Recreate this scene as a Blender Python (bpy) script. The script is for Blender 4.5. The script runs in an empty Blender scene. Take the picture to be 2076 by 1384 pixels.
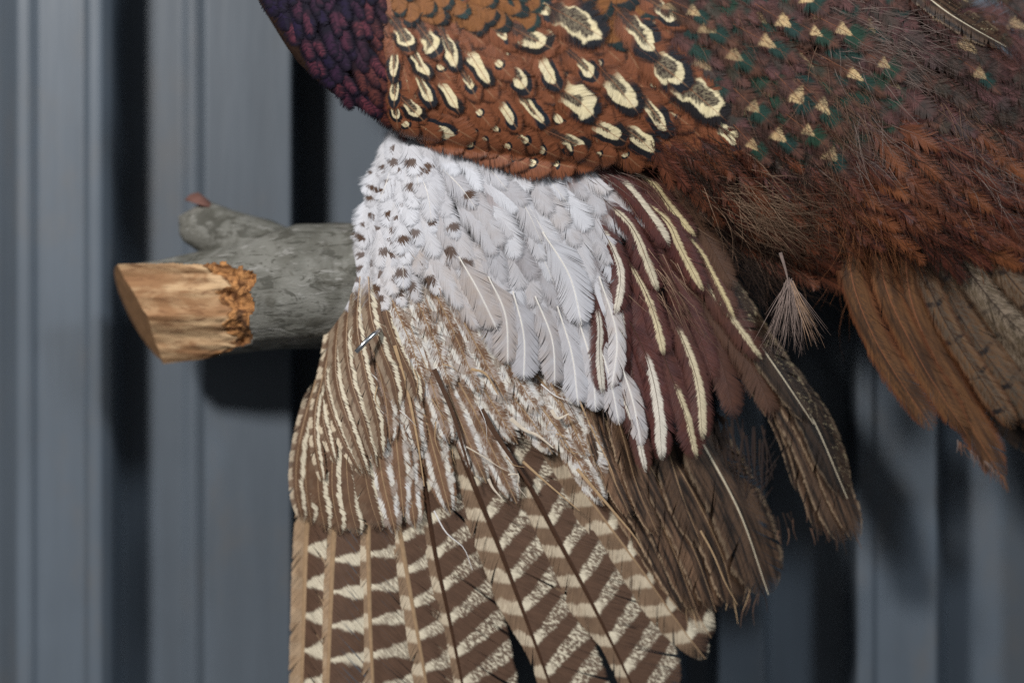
import bpy, bmesh, math, random
import numpy as np
from mathutils import Vector, noise as mnoise

rng = random.Random(7)
nrg = np.random.default_rng(11)
scene = bpy.context.scene
col = scene.collection
R = math.radians

# ------------------------------------------------------------------ camera
D = 1.2                      # camera to the plane of the wing, metres
K = 0.00025                  # metres per photo pixel in that plane
CX, CY = 1038.0, 692.0
cam_data = bpy.data.cameras.new("camera")
cam = bpy.data.objects.new("camera", cam_data)
col.objects.link(cam)
cam.location = (0, -D, 0)
cam.rotation_euler = (R(90), 0, 0)
cam_data.sensor_width = 36.0
cam_data.lens = 36.0 * D / (2076 * K)
cam_data.clip_start = 0.01
cam_data.clip_end = 50
cam_data.dof.use_dof = True
cam_data.dof.focus_distance = D - 0.012
cam_data.dof.aperture_fstop = 1.75
scene.camera = cam

# ------------------------------------------------------------------ world and lamps
world = bpy.data.worlds.new("World")
scene.world = world
world.use_nodes = True
bg = world.node_tree.nodes["Background"]
bg.inputs[0].default_value = (0.90, 0.92, 0.95, 1)
bg.inputs[1].default_value = 0.11


def lamp(name, loc, target, energy, size, color):
    d = bpy.data.lights.new(name, 'AREA')
    d.shape = 'DISK'
    d.size = size
    d.energy = energy
    d.color = color
    o = bpy.data.objects.new(name, d)
    col.objects.link(o)
    o.location = loc
    o.rotation_euler = (Vector(target) - Vector(loc)).to_track_quat('-Z', 'Y').to_euler()
    return o


lamp("ceiling_spot", (-0.86, -1.36, 0.80), (-0.10, 0, 0), 34, 0.26, (1.0, 0.975, 0.95))
lamp("far_ceiling_spot", (0.85, -1.1, 0.80), (0.0, 0, 0), 10.0, 0.26, (0.86, 0.93, 1.0))

scene.view_settings.view_transform = 'Standard'
scene.view_settings.look = 'None'
scene.view_settings.exposure = 0.0
scene.view_settings.gamma = 1.0
scene.view_settings.use_curve_mapping = False
try:
    scene.cycles.use_denoising = False
    scene.cycles.max_bounces = 6
    scene.cycles.sample_clamp_indirect = 2.0
    scene.cycles.transparent_max_bounces = 16
except Exception:
    pass


# ------------------------------------------------------------------ coordinates
def P(px, py, y):
    k = K * (D + y) / D
    return ((px - CX) * k, y, -(py - CY) * k)


def Pa(px, py, y):
    k = K * (D + y) / D
    return np.stack([(px - CX) * k, y, -(py - CY) * k], axis=-1)


# ------------------------------------------------------------------ node language
class S:
    tree = None

    def __init__(self, sock):
        self.s = sock

    def _m(self, op, *args, clamp=False):
        n = S.tree.nodes.new('ShaderNodeMath')
        n.operation = op
        n.use_clamp = clamp
        for i, a in enumerate(args):
            if isinstance(a, S):
                S.tree.links.new(a.s, n.inputs[i])
            else:
                n.inputs[i].default_value = float(a)
        return S(n.outputs[0])

    def __add__(self, o): return self._m('ADD', self, o)
    def __radd__(self, o): return self._m('ADD', o, self)
    def __sub__(self, o): return self._m('SUBTRACT', self, o)
    def __rsub__(self, o): return self._m('SUBTRACT', o, self)
    def __mul__(self, o): return self._m('MULTIPLY', self, o)
    def __rmul__(self, o): return self._m('MULTIPLY', o, self)
    def __truediv__(self, o): return self._m('DIVIDE', self, o)
    def __pow__(self, o): return self._m('POWER', self, o)
    def abs(self): return self._m('ABSOLUTE', self)
    def frac(self): return self._m('FRACT', self)
    def sqrt(self): return self._m('SQRT', self)
    def sat(self): return self._m('ADD', self, 0.0, clamp=True)
    def min(self, o): return self._m('MINIMUM', self, o)
    def max(self, o): return self._m('MAXIMUM', self, o)
    def gt(self, o): return self._m('GREATER_THAN', self, o)


def sstep(x, a, b):
    n = S.tree.nodes.new('ShaderNodeMapRange')
    n.interpolation_type = 'SMOOTHSTEP'
    for key, v in (('Value', x), ('From Min', a), ('From Max', b)):
        if isinstance(v, S):
            S.tree.links.new(v.s, n.inputs[key])
        else:
            n.inputs[key].default_value = v
    return S(n.outputs[0])


def vec(x, y, z=0.0):
    n = S.tree.nodes.new('ShaderNodeCombineXYZ')
    for i, v in enumerate((x, y, z)):
        if isinstance(v, S):
            S.tree.links.new(v.s, n.inputs[i])
        else:
            n.inputs[i].default_value = v
    return n.outputs[0]


def noise(v, scale=1.0, detail=2.0, rough=0.5, dist=0.0):
    n = S.tree.nodes.new('ShaderNodeTexNoise')
    S.tree.links.new(v, n.inputs['Vector'])
    n.inputs['Scale'].default_value = scale
    n.inputs['Detail'].default_value = detail
    n.inputs['Roughness'].default_value = rough
    n.inputs['Distortion'].default_value = dist
    return S(n.outputs[0])


def mix(f, a, b):
    n = S.tree.nodes.new('ShaderNodeMix')
    n.data_type = 'RGBA'
    n.clamp_factor = True
    if isinstance(f, S):
        S.tree.links.new(f.s, n.inputs[0])
    else:
        n.inputs[0].default_value = f
    for i, v in ((6, a), (7, b)):
        if isinstance(v, tuple):
            n.inputs[i].default_value = (*v, 1)
        else:
            S.tree.links.new(v, n.inputs[i])
    return n.outputs[2]


def scale_col(c, f):
    n = S.tree.nodes.new('ShaderNodeVectorMath')
    n.operation = 'SCALE'
    if isinstance(c, tuple):
        n.inputs[0].default_value = c
    else:
        S.tree.links.new(c, n.inputs[0])
    if isinstance(f, S):
        S.tree.links.new(f.s, n.inputs[3])
    else:
        n.inputs[3].default_value = f
    return n.outputs[0]


def attr(name):
    n = S.tree.nodes.new('ShaderNodeAttribute')
    n.attribute_name = name
    sp = S.tree.nodes.new('ShaderNodeSeparateColor')
    S.tree.links.new(n.outputs['Color'], sp.inputs[0])
    return S(sp.outputs[0]), S(sp.outputs[1]), S(sp.outputs[2]), S(n.outputs['Alpha'])


class Ctx:
    pass


def feather_mat(name, fn, rough=0.62, spec=0.25, bump=0.35, sheen=0.0, edge=0.22, fuzz=0.45, slit=0.6, tone=1.0):
    """fn(ctx) -> colour socket; ctx has the feather coordinates in millimetres."""
    m = bpy.data.materials.new(name)
    m.use_nodes = True
    t = m.node_tree
    S.tree = t
    b = t.nodes['Principled BSDF']
    c = Ctx()
    c.u, c.t, c.b, c.x = attr('fa')
    c.s, c.L, c.seed, c.ph = attr('fb')
    c.p1, c.p2, c.p3, c.p4 = attr('fc')
    c.au = c.u.abs()
    c.ax = c.x.abs()
    side = c.u.gt(0.0) * 31.0
    c.z = c.seed * 91.0 + side
    # barbs: long thin streaks that leave the shaft at an angle
    c.fine = noise(vec(c.b * 2.6, c.ax * 0.22, c.z), 1.0, 2.0, 0.6)
    c.med = noise(vec(c.b * 0.9, c.ax * 0.12, c.z + 7.0), 1.0, 2.0, 0.6)
    c.soft = noise(vec(c.s * 0.16, c.x * 0.16, c.z), 1.0, 2.0, 0.5)
    c.spk = noise(vec(c.b * 1.5, c.x * 0.8, c.z + 3.0), 1.0, 2.0, 0.6)
    colr = fn(c)
    f = (c.fine - 0.5) * (0.85 * tone) + (c.med - 0.5) * (0.55 * tone) + 1.0
    colr = scale_col(colr, f.max(0.25))
    t.links.new(colr, b.inputs['Base Color'])
    # the vane ends in single barbs and opens in thin slits between them
    al = 1.0 - sstep(c.au + (c.fine - 0.5) * (2.0 * fuzz), 1.0 - edge, 1.0)
    al = al * (1.0 - sstep(c.t + (c.fine - 0.5) * 0.28, 0.92, 1.0))
    al = al * sstep(c.t + (c.fine - 0.5) * 0.5, 0.02, 0.22)
    if slit:
        sl = noise(vec(c.b * 0.30, c.ax * 0.01, c.z + 40.0), 1.0, 1.0, 0.5)
        al = al * (1.0 - (1.0 - sstep((sl - 0.5).abs(), 0.004, 0.016)) * sstep(c.au, 0.15, 0.6) * slit)
    t.links.new(al.s, b.inputs['Alpha'])
    b.inputs['Roughness'].default_value = rough
    b.inputs['Specular IOR Level'].default_value = spec
    if sheen:
        b.inputs['Sheen Weight'].default_value = sheen
        b.inputs['Sheen Roughness'].default_value = 0.5
    bp = t.nodes.new('ShaderNodeBump')
    bp.inputs['Strength'].default_value = bump
    bp.inputs['Distance'].default_value = 0.0005
    h = c.fine + c.med
    t.links.new(h.s, bp.inputs['Height'])
    t.links.new(bp.outputs[0], b.inputs['Normal'])
    return m


def plain_mat(name, fn, rough=0.6, spec=0.3, metallic=0.0, bump_d=0.0):
    m = bpy.data.materials.new(name)
    m.use_nodes = True
    S.tree = m.node_tree
    b = m.node_tree.nodes['Principled BSDF']
    tc = m.node_tree.nodes.new('ShaderNodeTexCoord')
    sp = m.node_tree.nodes.new('ShaderNodeSeparateXYZ')
    m.node_tree.links.new(tc.outputs['Object'], sp.inputs[0])
    x, y, z = (S(o) for o in sp.outputs)
    colr, h = fn(x, y, z)
    m.node_tree.links.new(colr, b.inputs['Base Color'])
    b.inputs['Roughness'].default_value = rough
    b.inputs['Specular IOR Level'].default_value = spec
    b.inputs['Metallic'].default_value = metallic
    if h is not None and bump_d:
        bp = m.node_tree.nodes.new('ShaderNodeBump')
        bp.inputs['Strength'].default_value = 0.8
        bp.inputs['Distance'].default_value = bump_d
        m.node_tree.links.new(h.s, bp.inputs['Height'])
        m.node_tree.links.new(bp.outputs[0], b.inputs['Normal'])
    return m


# colours (linear albedo)
BROWN = (0.092, 0.051, 0.032)
BROWN2 = (0.16, 0.09, 0.052)
CREAM = (0.66, 0.59, 0.45)
TAN = (0.42, 0.29, 0.18)
WHITE = (0.58, 0.59, 0.63)
GREY = (0.27, 0.255, 0.27)
RUF = (0.185, 0.062, 0.027)
RUF2 = (0.205, 0.082, 0.026)
BLACK = (0.012, 0.009, 0.009)
MAROON = (0.080, 0.024, 0.015)


def m_primary(c):
    per = 17.0
    inner = c.u.gt(0.0)
    cc = c.s + c.ax * c.p2 + (c.fine - 0.5) * 3.2 + (c.med - 0.5) * 2.4 + (c.soft - 0.5) * 4.0 + c.ph * per
    f = (cc / per).frac()
    d = (f - 0.5).abs() * 2.0                       # 0 in the middle of a pale bar
    wi = 0.04 + c.p2 * 0.45 + c.au * (0.54 - c.p2 * 0.45)                         # inner vane: wedges that widen to the edge
    w = inner * wi + (1.0 - inner) * (0.18 + 0.42 * c.soft)
    bar = (1.0 - sstep(d, w - 0.10, w + 0.12))
    mk = noise(vec(c.b * 0.75, c.x * 0.55, c.z + 13.0), 1.0, 2.5, 0.65)
    mot = sstep(mk + (c.fine - 0.5) * 0.3, 0.43, 0.52) * (c.p1 * 1.3).min(1.0) * sstep(c.ax, 1.5, 7.0)
    bar = bar * (1.0 - mot * (0.35 + inner * 0.55)) * (inner + (1.0 - inner) * c.p4)
    dark = mix(c.soft, scale_col(BROWN, 0.8), scale_col(BROWN, 1.3))
    base_o = mix(c.p3 * (0.35 + c.soft * 0.9), dark, TAN)
    n = mix(inner, base_o, dark)
    light = mix(inner, mix(0.35, CREAM, TAN), CREAM)
    return mix(bar, n, light)


def m_stripe(c):
    """long coverts: brown with a ragged pale stripe down one side and dark spots on the other"""
    j = (c.fine - 0.5) * 0.35 + (c.med - 0.5) * 0.5 + (c.soft - 0.5) * 0.5
    st = 1.0 - sstep((c.u - c.p3 + j).abs(), 0.06 + c.soft * 0.12, 0.26)
    edge = sstep(c.u * -1.0 + j, 0.35, 0.5)
    sp = sstep((c.s / 9.0 + c.ph + (c.med - 0.5) * 0.4).frac(), 0.55, 0.68)
    dark = mix(c.soft, scale_col(BROWN, 0.9), BROWN2)
    a = mix(st, dark, mix(c.soft, CREAM, scale_col(CREAM, 0.85)))
    return mix(edge * (1.0 - sp * c.p1) * c.p2, a, mix(0.4, CREAM, TAN))


def m_barcov(c):
    """long coverts: brown along the shaft, broken ragged white bands either side, speckle where p1"""
    per = 15.0
    j = (c.fine - 0.5) * 0.35 + (c.med - 0.5) * 0.25
    band = 1.0 - sstep((c.au - 0.58 + j + (c.soft - 0.5) * 0.35).abs(), 0.10, 0.24)
    seg = ((c.s + c.ax * 0.8 + (c.fine - 0.5) * 4.0 + (c.soft - 0.5) * 8.0) / per + c.ph).frac()
    band = band * sstep((seg - 0.5).abs(), 0.12, 0.22)
    d = (seg - 0.5).abs()
    bar = (1.0 - sstep(d, 0.10, 0.2)) * sstep(c.au, 0.25, 0.5) * c.p2
    spk = sstep(c.spk + (c.soft - 0.5) * 0.8, 0.46, 0.60) * c.p1
    f = band.max(bar).max(spk * 0.8)
    dark = mix(c.soft, scale_col(BROWN, 1.25), scale_col(BROWN2, 1.5))
    return mix(f, dark, mix(c.soft, CREAM, WHITE))


def m_white(c):
    """pale coverts; ph = brown spot strength, p1 = grey, p2 = tan"""
    g = mix(c.p1 * (0.5 + c.soft * 0.8), WHITE, GREY)
    g = mix(c.p2 * c.soft, g, (0.46, 0.33, 0.22))
    d = ((c.t - 0.72 + (c.med - 0.5) * 0.20) / 0.085)
    u0 = ((c.seed * 7.13).frac() - 0.5) * 1.1
    dx = ((c.u - u0 + (c.fine - 0.5) * 0.4) / 0.60)
    sp = 1.0 - sstep((d * d + dx * dx).sqrt() + (c.spk - 0.5) * 1.6 + (c.med - 0.5) * 1.0, 0.70, 1.15)
    g = mix(sp * c.ph, g, scale_col(BROWN, 0.85))
    base = (1.0 - sstep(c.t, 0.25, 0.55)) * c.p3
    g = mix(base, g, (0.13, 0.05, 0.03))
    sh = 1.0 - sstep(c.ax, 0.25, 0.7)
    return mix(sh * 0.4 * c.p4 * (1.0 - sp * c.ph), g, (0.86, 0.85, 0.84))


def m_maroon(c):
    j = (c.fine - 0.5) * 0.45
    w = c.p1 * (0.05 + c.soft * 0.8 + c.t * 0.65) + (c.med - 0.5) * 0.12
    st = (1.0 - sstep((c.u - c.p2 + j).abs(), w - 0.06, w + 0.07)) * sstep(c.t + (c.fine - 0.5) * 0.2, c.ph, c.ph + 0.08)
    body = mix(c.soft, scale_col(MAROON, 1.25), (0.055, 0.022, 0.026))
    body = mix(c.p3, body, (0.075, 0.043, 0.022))
    cr = mix(c.p4, (0.50, 0.40, 0.20), (0.58, 0.54, 0.48))
    return mix(st, body, cr)


def m_tertial(c):
    """plain brown with a thin tan margin"""
    j = (c.fine - 0.5) * 0.14
    e = sstep(c.au + j, 0.80, 0.92) * sstep(c.soft, 0.30, 0.5)
    st = noise(vec(c.x * 0.55, c.s * 0.035, c.z + 17.0), 1.0, 3.0, 0.6)
    d = mix(sstep(st, 0.36, 0.62), scale_col(BROWN, c.p1 * 0.18), scale_col(BROWN2, c.p1 * 0.85))
    d = mix(sstep(c.med, 0.5, 0.62) * 0.5, d, (0.022, 0.013, 0.009))
    d = mix(e * 0.9, d, scale_col(TAN, c.p2 * 0.9))
    sp = sstep(c.spk + c.soft * 0.4, 0.84, 0.9) * c.p3 * sstep(c.u, 0.1, 0.3)
    return mix(sp, d, (0.5, 0.42, 0.25))


def m_eye(c):
    """rufous flank feather with a cream eye ringed in black; ph = eye place, p1 = radius mm, p2 = hollow, p3 = aspect"""
    n = (c.fine - 0.5) * 0.34 + (c.soft - 0.5) * 0.5
    wx = noise(vec(c.s * 0.10, c.x * 0.10, c.z - c.u.gt(0.0) * 31.0 + 60.0), 1.0, 1.0, 0.5) - 0.5
    wz = c.seed - 0.5
    dx = (c.x + wx * c.p1 * 1.3) / c.p1
    ds = (c.s - c.ph * c.L + wz * c.x * 0.9) / (c.p1 * c.p3)
    dd = ds.max(0.0)
    du = (0.0 - ds).max(0.0)
    ax_ = dx.abs() * (1.0 + du * 0.10)
    r = (ax_ * ax_ + dd * dd).sqrt() + n
    up = sstep(du + (c.fine - 0.5) * 1.2, 0.75, 1.35)     # the arms fade towards the quill
    out = (1.0 - sstep(r, 1.48, 1.62)) * (1.0 - sstep(du + (c.fine - 0.5) * 0.9, 0.9, 1.7))
    out = out * sstep(ds + dx * wz * 1.6, -0.9, -0.2)
    cr = (1.0 - sstep(r, 0.80, 0.92)) * (1.0 - up)
    ds_in = ds + 0.22
    dd2 = ds_in.max(0.0)
    ri = (dx * dx + dd2 * dd2).sqrt() + n * 1.7
    mott = sstep(c.spk, 0.42, 0.58)
    hol = (1.0 - sstep(ri, c.p2 - 0.10, c.p2 + 0.05)) * sstep(c.p2, 0.05, 0.2)
    base = mix(c.soft, scale_col(RUF, 0.75), scale_col(RUF, 1.25))
    base = mix(1.0 - sstep(c.t, 0.1, 0.35), base, scale_col(RUF, 0.5))
    edge = sstep(c.t * 0.8 + c.au * 0.34 + (c.fine - 0.5) * 0.12, 0.84, 0.98) * sstep((c.seed * 5.3).frac(), 0.25, 0.4)
    base = mix(edge * 0.8, base, (0.020, 0.010, 0.008))
    k = mix(c.seed, BLACK, (0.012, 0.016, 0.024))
    a = mix(out, base, k)
    a = mix(cr, a, mix(c.soft, (0.68, 0.60, 0.42), (0.72, 0.60, 0.33)))
    a = mix(hol * (0.75 + 0.25 * mott), a, (0.035, 0.022, 0.018))
    sh = (1.0 - sstep(c.ax, 0.2, 0.5)) * sstep(c.t, 0.3, 0.4) * (1.0 - sstep(c.t, 0.85, 0.95))
    return mix(sh * 0.25, a, (0.55, 0.36, 0.20))


def m_scallop(c):
    """orange back feather with a dark, slightly green lip"""
    n = (c.fine - 0.5) * 0.10 + (c.med - 0.5) * 0.06
    dx = c.u * 0.55
    e = ((c.t - 0.30) / 0.70)
    r = (dx * dx + e * e).sqrt() + n
    lip = sstep(r, c.ph - 0.04, c.ph + 0.03)
    k = mix(c.seed, (0.010, 0.013, 0.016), (0.012, 0.035, 0.034))
    base = mix(c.soft, scale_col(RUF2, 0.75), scale_col(RUF2, 1.2))
    base = mix(1.0 - sstep(c.t, 0.15, 0.4), base, (0.07, 0.03, 0.02))
    tip = sstep(r, c.ph + 0.16, c.ph + 0.22) * c.p1
    a = mix(lip, base, k)
    return mix(tip, a, scale_col(RUF, 0.9))


def m_rump(c):
    """brown rump feather: cream arrow at ph, then a green lip and a hairy brown end"""
    n = (c.fine - 0.5) * 0.5 + (c.med - 0.5) * 0.3
    d = (c.t - c.ph + (c.fine - 0.5) * 0.06)
    arrow = (1.0 - sstep(c.au * (1.2 + c.seed * 1.3) + n * 0.6, (0.0 - d) * 4.0 + 0.22, (0.0 - d) * 4.0 + 0.40)) * sstep(d, -0.20, -0.13)
    arrow = arrow * (1.0 - sstep(d, 0.03, 0.06))
    green = sstep(d + n * 0.03, -0.05, 0.0) * (1.0 - sstep(d + n * 0.06, 0.16, 0.26)) * (1.0 - sstep(c.au, 0.6, 1.0))
    base = mix(sstep(c.soft, 0.3, 0.7), (0.030, 0.015, 0.010), (0.105, 0.046, 0.028))
    base = mix(c.p2 * c.soft, base, (0.12, 0.05, 0.06))
    a = mix(green * c.p1, base, mix(c.seed, (0.010, 0.034, 0.030), (0.012, 0.040, 0.022)))
    arrow = arrow * (0.35 + 0.65 * sstep(c.spk + (c.soft - 0.5) * 0.7, 0.38, 0.52))
    return mix(arrow * c.p3, a, mix(c.soft, (0.66, 0.52, 0.30), (0.55, 0.36, 0.16)))


def m_neck(c):
    n = (c.fine - 0.5) * 0.2
    sp = 1.0 - sstep(c.au + n * 2.0, 0.15, 0.75)
    sp = sp * (1.0 - sstep(c.t + n * 0.5, 0.80, 0.92)) * sstep(c.t, 0.3, 0.5)
    iri = mix(c.p1, (0.016, 0.010, 0.034), (0.135, 0.034, 0.046))
    iri = mix(c.p2, iri, (0.15, 0.045, 0.018))
    sp = sp * (0.35 + 0.65 * sstep(c.med + (c.soft - 0.5) * 0.6, 0.40, 0.58))
    return mix(sp, mix(c.p2, (0.008, 0.006, 0.014), (0.022, 0.008, 0.009)), scale_col(iri, 0.85))


def m_tail(c):
    """buff tail covert: rufous margins, mottled dark centre, black bars where p1"""
    n = (c.fine - 0.5) * 0.3
    mk = noise(vec(c.b * 0.8, c.x * 0.5, c.z + 13.0), 1.0, 2.5, 0.65)
    mot = sstep(mk + (c.fine - 0.5) * 0.3, 0.44, 0.56)
    st = noise(vec(c.x * 0.35, c.s * 0.03, c.z + 23.0), 1.0, 3.0, 0.6)
    base = mix(sstep(st, 0.35, 0.65), (0.050, 0.022, 0.010), (0.150, 0.066, 0.025))
    base = mix(c.p3, base, mix(sstep(st, 0.4, 0.6), (0.045, 0.032, 0.020), (0.105, 0.075, 0.045)))
    a = mix(mot * (1.0 - sstep((c.u + 0.1 + n * 0.4).abs(), 0.35, 0.75)) * c.p2, base, (0.022, 0.016, 0.012))
    mm = mix(c.p3 * mot, a, (0.20, 0.15, 0.105))
    per = 21.0
    cc = ((c.s + c.ax * 0.4 + (c.fine - 0.5) * 2.0 + c.ph * per) / per).frac()
    bar = (1.0 - sstep((cc - 0.5).abs(), 0.045, 0.085)) * c.p1 * sstep(c.soft + c.med * 0.5, 0.62, 0.85)
    mm = mix(bar, mm, BLACK)
    return mix(sstep(c.au + n, 0.55, 0.95) * c.p4 * 0.8, mm, (0.175, 0.056, 0.020))


def m_silk(c):
    """long hairy plumes over the tail: dark maroon to orange-brown"""
    st = noise(vec(c.x * 0.8, c.s * 0.05, c.z), 1.0, 2.0, 0.6)
    a = mix(sstep(st, 0.35, 0.65), (0.024, 0.008, 0.008), (0.11, 0.030, 0.017))
    return mix(c.p1 * sstep(c.t, 0.3, 0.8), a, (0.19, 0.062, 0.022))


MAT = {
    'primary': feather_mat('primary_vane', m_primary, 0.5, 0.35, 0.25, 0, 0.05, 0.10, 0.9),
    'stripe': feather_mat('striped_vane', m_stripe, bump=0.1, edge=0.10, fuzz=0.2, tone=0.7),
    'barcov': feather_mat('barred_vane', m_barcov, edge=0.1, fuzz=0.22, slit=1.0),
    'white': feather_mat('pale_vane', m_white, 0.75, 0.15, 0.25, 0.0, 0.5, 0.9, 0.7, 0.6),
    'whitevane': feather_mat('pale_closed_vane', m_white, 0.7, 0.2, 0.2, 0.0, 0.14, 0.35, 0.9, 0.4),
    'maroon': feather_mat('maroon_vane', m_maroon, 0.5, 0.3, edge=0.3, fuzz=0.7, tone=1.4),
    'tertial': feather_mat('brown_vane', m_tertial, 0.5, 0.35, edge=0.08, fuzz=0.25, slit=1.0, tone=1.5),
    'eye': feather_mat('eyed_rufous_vane', m_eye, 0.5, 0.28, edge=0.3, fuzz=0.6, tone=1.3),
    'scallop': feather_mat('scalloped_orange_vane', m_scallop, 0.55, 0.2, edge=0.25, fuzz=0.5, tone=1.3),
    'rump': feather_mat('rump_vane', m_rump, 0.6, 0.25, 0.4, 0, 0.6, 1.2, 0.8, 1.2),
    'neck': feather_mat('neck_vane', m_neck, 0.7, 0.15, 0.15, 0, 0.5, 1.0, 0.6, 1.2),
    'tail': feather_mat('tail_vane', m_tail, 0.6, 0.25, edge=0.25, fuzz=0.5),
    'silk': feather_mat('silky_plume', m_silk, 0.45, 0.35, 0.4, 0, 0.7, 1.5, 0.8),
}


def flat(c, v=0.35, sc=400.0):
    def fn(x, y, z):
        n = noise(vec(x, y, z), sc, 3.0, 0.6)
        return scale_col(c, n * (2 * v) + (1 - v)), n
    return fn


SHAFT = {
    'tan': plain_mat('tan_shaft', flat((0.34, 0.225, 0.13)), 0.35, 0.5),
    'dark': plain_mat('dark_shaft', flat((0.055, 0.026, 0.014)), 0.3, 0.5),
    'cream': plain_mat('cream_shaft', flat((0.60, 0.52, 0.38)), 0.4, 0.45),
    'white': plain_mat('white_shaft', flat((0.74, 0.70, 0.64), 0.2), 0.45, 0.4),
    'rufous': plain_mat('rufous_shaft', flat((0.22, 0.085, 0.040)), 0.5, 0.3),
    'black': plain_mat('black_shaft', flat((0.03, 0.018, 0.013)), 0.45, 0.4),
}
DOWN = {
    'brown': plain_mat('brown_down', flat((0.125, 0.072, 0.048), 0.4), 0.75, 0.15),
    'pale': plain_mat('pale_brown_down', flat((0.26, 0.17, 0.115), 0.4), 0.75, 0.15),
    'grey': plain_mat('grey_down', flat((0.175, 0.130, 0.112), 0.4), 0.75, 0.15),
    'dark': plain_mat('dark_down', flat((0.030, 0.018, 0.013), 0.4), 0.7, 0.2),
    'maroon': plain_mat('maroon_down', flat((0.075, 0.024, 0.014), 0.4), 0.55, 0.3),
    'white': plain_mat('white_down', flat((0.70, 0.68, 0.66), 0.25), 0.75, 0.15),
    'cream': plain_mat('cream_barbs', flat((0.58, 0.50, 0.40), 0.3), 0.6, 0.25),
    'tan': plain_mat('tan_barbs', flat((0.40, 0.27, 0.15), 0.4), 0.6, 0.25),
    'quill': plain_mat('brown_quill', flat((0.075, 0.038, 0.022), 0.3), 0.35, 0.5),
    'black': plain_mat('black_barbs', flat((0.020, 0.012, 0.010), 0.4), 0.6, 0.25),
    'orange': plain_mat('orange_down', flat((0.15, 0.058, 0.024), 0.4), 0.6, 0.25),
}


# ------------------------------------------------------------------ object helpers
def tag(o, label=None, cat=None, group=None, kind=None):
    for k, v in (('label', label), ('category', cat), ('group', group), ('kind', kind)):
        if v:
            o[k] = v
    return o


def empty(name, loc):
    o = bpy.data.objects.new(name, None)
    col.objects.link(o)
    o.location = loc
    return o


def link_mesh(name, verts, faces, mats, parent=None, mat_idx=None, attrs=None, smooth=True):
    me = bpy.data.meshes.new(name)
    me.from_pydata([tuple(v) for v in verts], [], faces)
    for m in mats:
        me.materials.append(m)
    if mat_idx is not None:
        me.polygons.foreach_set('material_index', np.asarray(mat_idx, dtype=np.int32))
    if attrs:
        for an, arr in attrs.items():
            a = me.attributes.new(an, 'FLOAT_COLOR', 'POINT')
            a.data.foreach_set('color', np.asarray(arr, dtype=np.float32).ravel())
    if smooth:
        me.polygons.foreach_set('use_smooth', np.ones(len(me.polygons), dtype=bool))
    me.update()
    o = bpy.data.objects.new(name, me)
    col.objects.link(o)
    if parent is not None:
        o.parent = parent
        o.matrix_parent_inverse = WINV.get(parent.name, IDENT)
    return o


from mathutils import Matrix
IDENT = Matrix.Identity(4)
WINV = {}


# ------------------------------------------------------------------ surfaces the feathers lie on
LE = np.array([(200, 800), (240, 790), (330, 765), (450, 730), (560, 695), (700, 655), (830, 625), (900, 602),
               (1000, 598), (1060, 606), (1150, 600), (1384, 586), (1600, 575)], float)


def lead(py):
    return np.interp(py, LE[:, 0], LE[:, 1])


def surf_wing(px, py):
    px = np.asarray(px, float)
    py = np.asarray(py, float)
    e = np.clip((px - lead(py)) / 130.0, 0, 1)
    y = 0.006 + 0.020 * (1 - e) ** 2
    q = np.clip((px - 1150) / 550.0, 0, None)
    y = y + 0.024 * q ** 2
    y = y + 0.012 * np.clip((py - 850) / 530.0, 0, None)
    y = y - 0.004 * np.clip((560 - py) / 250.0, 0, 1)
    y = y - 0.010 * np.exp(-((px - 950) / 260.0) ** 2 - ((py - 480) / 230.0) ** 2)
    return y


# body: axis (px, py), half height in px, axis depth, half depth in m
AX = np.array([
    (560, -330, 150, 0.020, 0.0161),
    (660, -150, 215, 0.012, 0.0211),
    (790, -40, 290, -0.006, 0.0260),
    (950, -10, 318, -0.010, 0.0285),
    (1150, 0, 335, -0.008, 0.0298),
    (1350, 40, 340, 0.000, 0.0310),
    (1550, 140, 350, 0.008, 0.0322),
    (1750, 250, 330, 0.020, 0.0310),
    (1950, 360, 270, 0.034, 0.0273),
    (2150, 460, 230, 0.046, 0.0223),
    (2350, 560, 170, 0.056, 0.0161)], float)


def densify(a, n):
    s = np.r_[0, np.cumsum(np.hypot(np.diff(a[:, 0]), np.diff(a[:, 1])))]
    q = np.linspace(0, s[-1], n)
    out = np.stack([np.interp(q, s, a[:, i]) for i in range(a.shape[1])], 1)
    for _ in range(6):
        out[1:-1] = 0.25 * out[:-2] + 0.5 * out[1:-1] + 0.25 * out[2:]
    return out


AXD = densify(AX, 90)


def surf_body(px, py):
    px = np.atleast_1d(np.asarray(px, float))
    py = np.atleast_1d(np.asarray(py, float))
    sh = px.shape
    X = px.ravel()[:, None]
    Y = py.ravel()[:, None]
    d2 = (X - AXD[None, :, 0]) ** 2 + (Y - AXD[None, :, 1]) ** 2
    h = 1 - d2 / AXD[None, :, 2] ** 2
    yy = AXD[None, :, 3] - AXD[None, :, 4] * np.clip(h, 0, None) ** 0.40 + np.where(h < 0, -h * 0.010, 0)
    k = 700.0
    m = yy.min(1)
    out = m - np.log(np.exp(-(yy - m[:, None]) * k).sum(1)) / k + 0.004
    return out.reshape(sh)


def surf_flat(y0, sx=0.0, sy=0.0, cx=0, cy=0):
    def f(px, py):
        return y0 + sx * (np.asarray(px, float) - cx) + sy * (np.asarray(py, float) - cy)
    return f


def surf_right(px, py):
    """sheet of the long feathers that hang at the right of the wing"""
    px = np.asarray(px, float)
    py = np.asarray(py, float)
    return 0.006 + 0.000040 * np.clip(px - 1200, 0, None) + 0.000012 * np.clip(py - 600, 0, None)


def surf_tail(px, py):
    px = np.asarray(px, float)
    py = np.asarray(py, float)
    return 0.016 + 0.00005 * (px - 1750) * 0.6 + 0.00002 * (py - 600)


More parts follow.
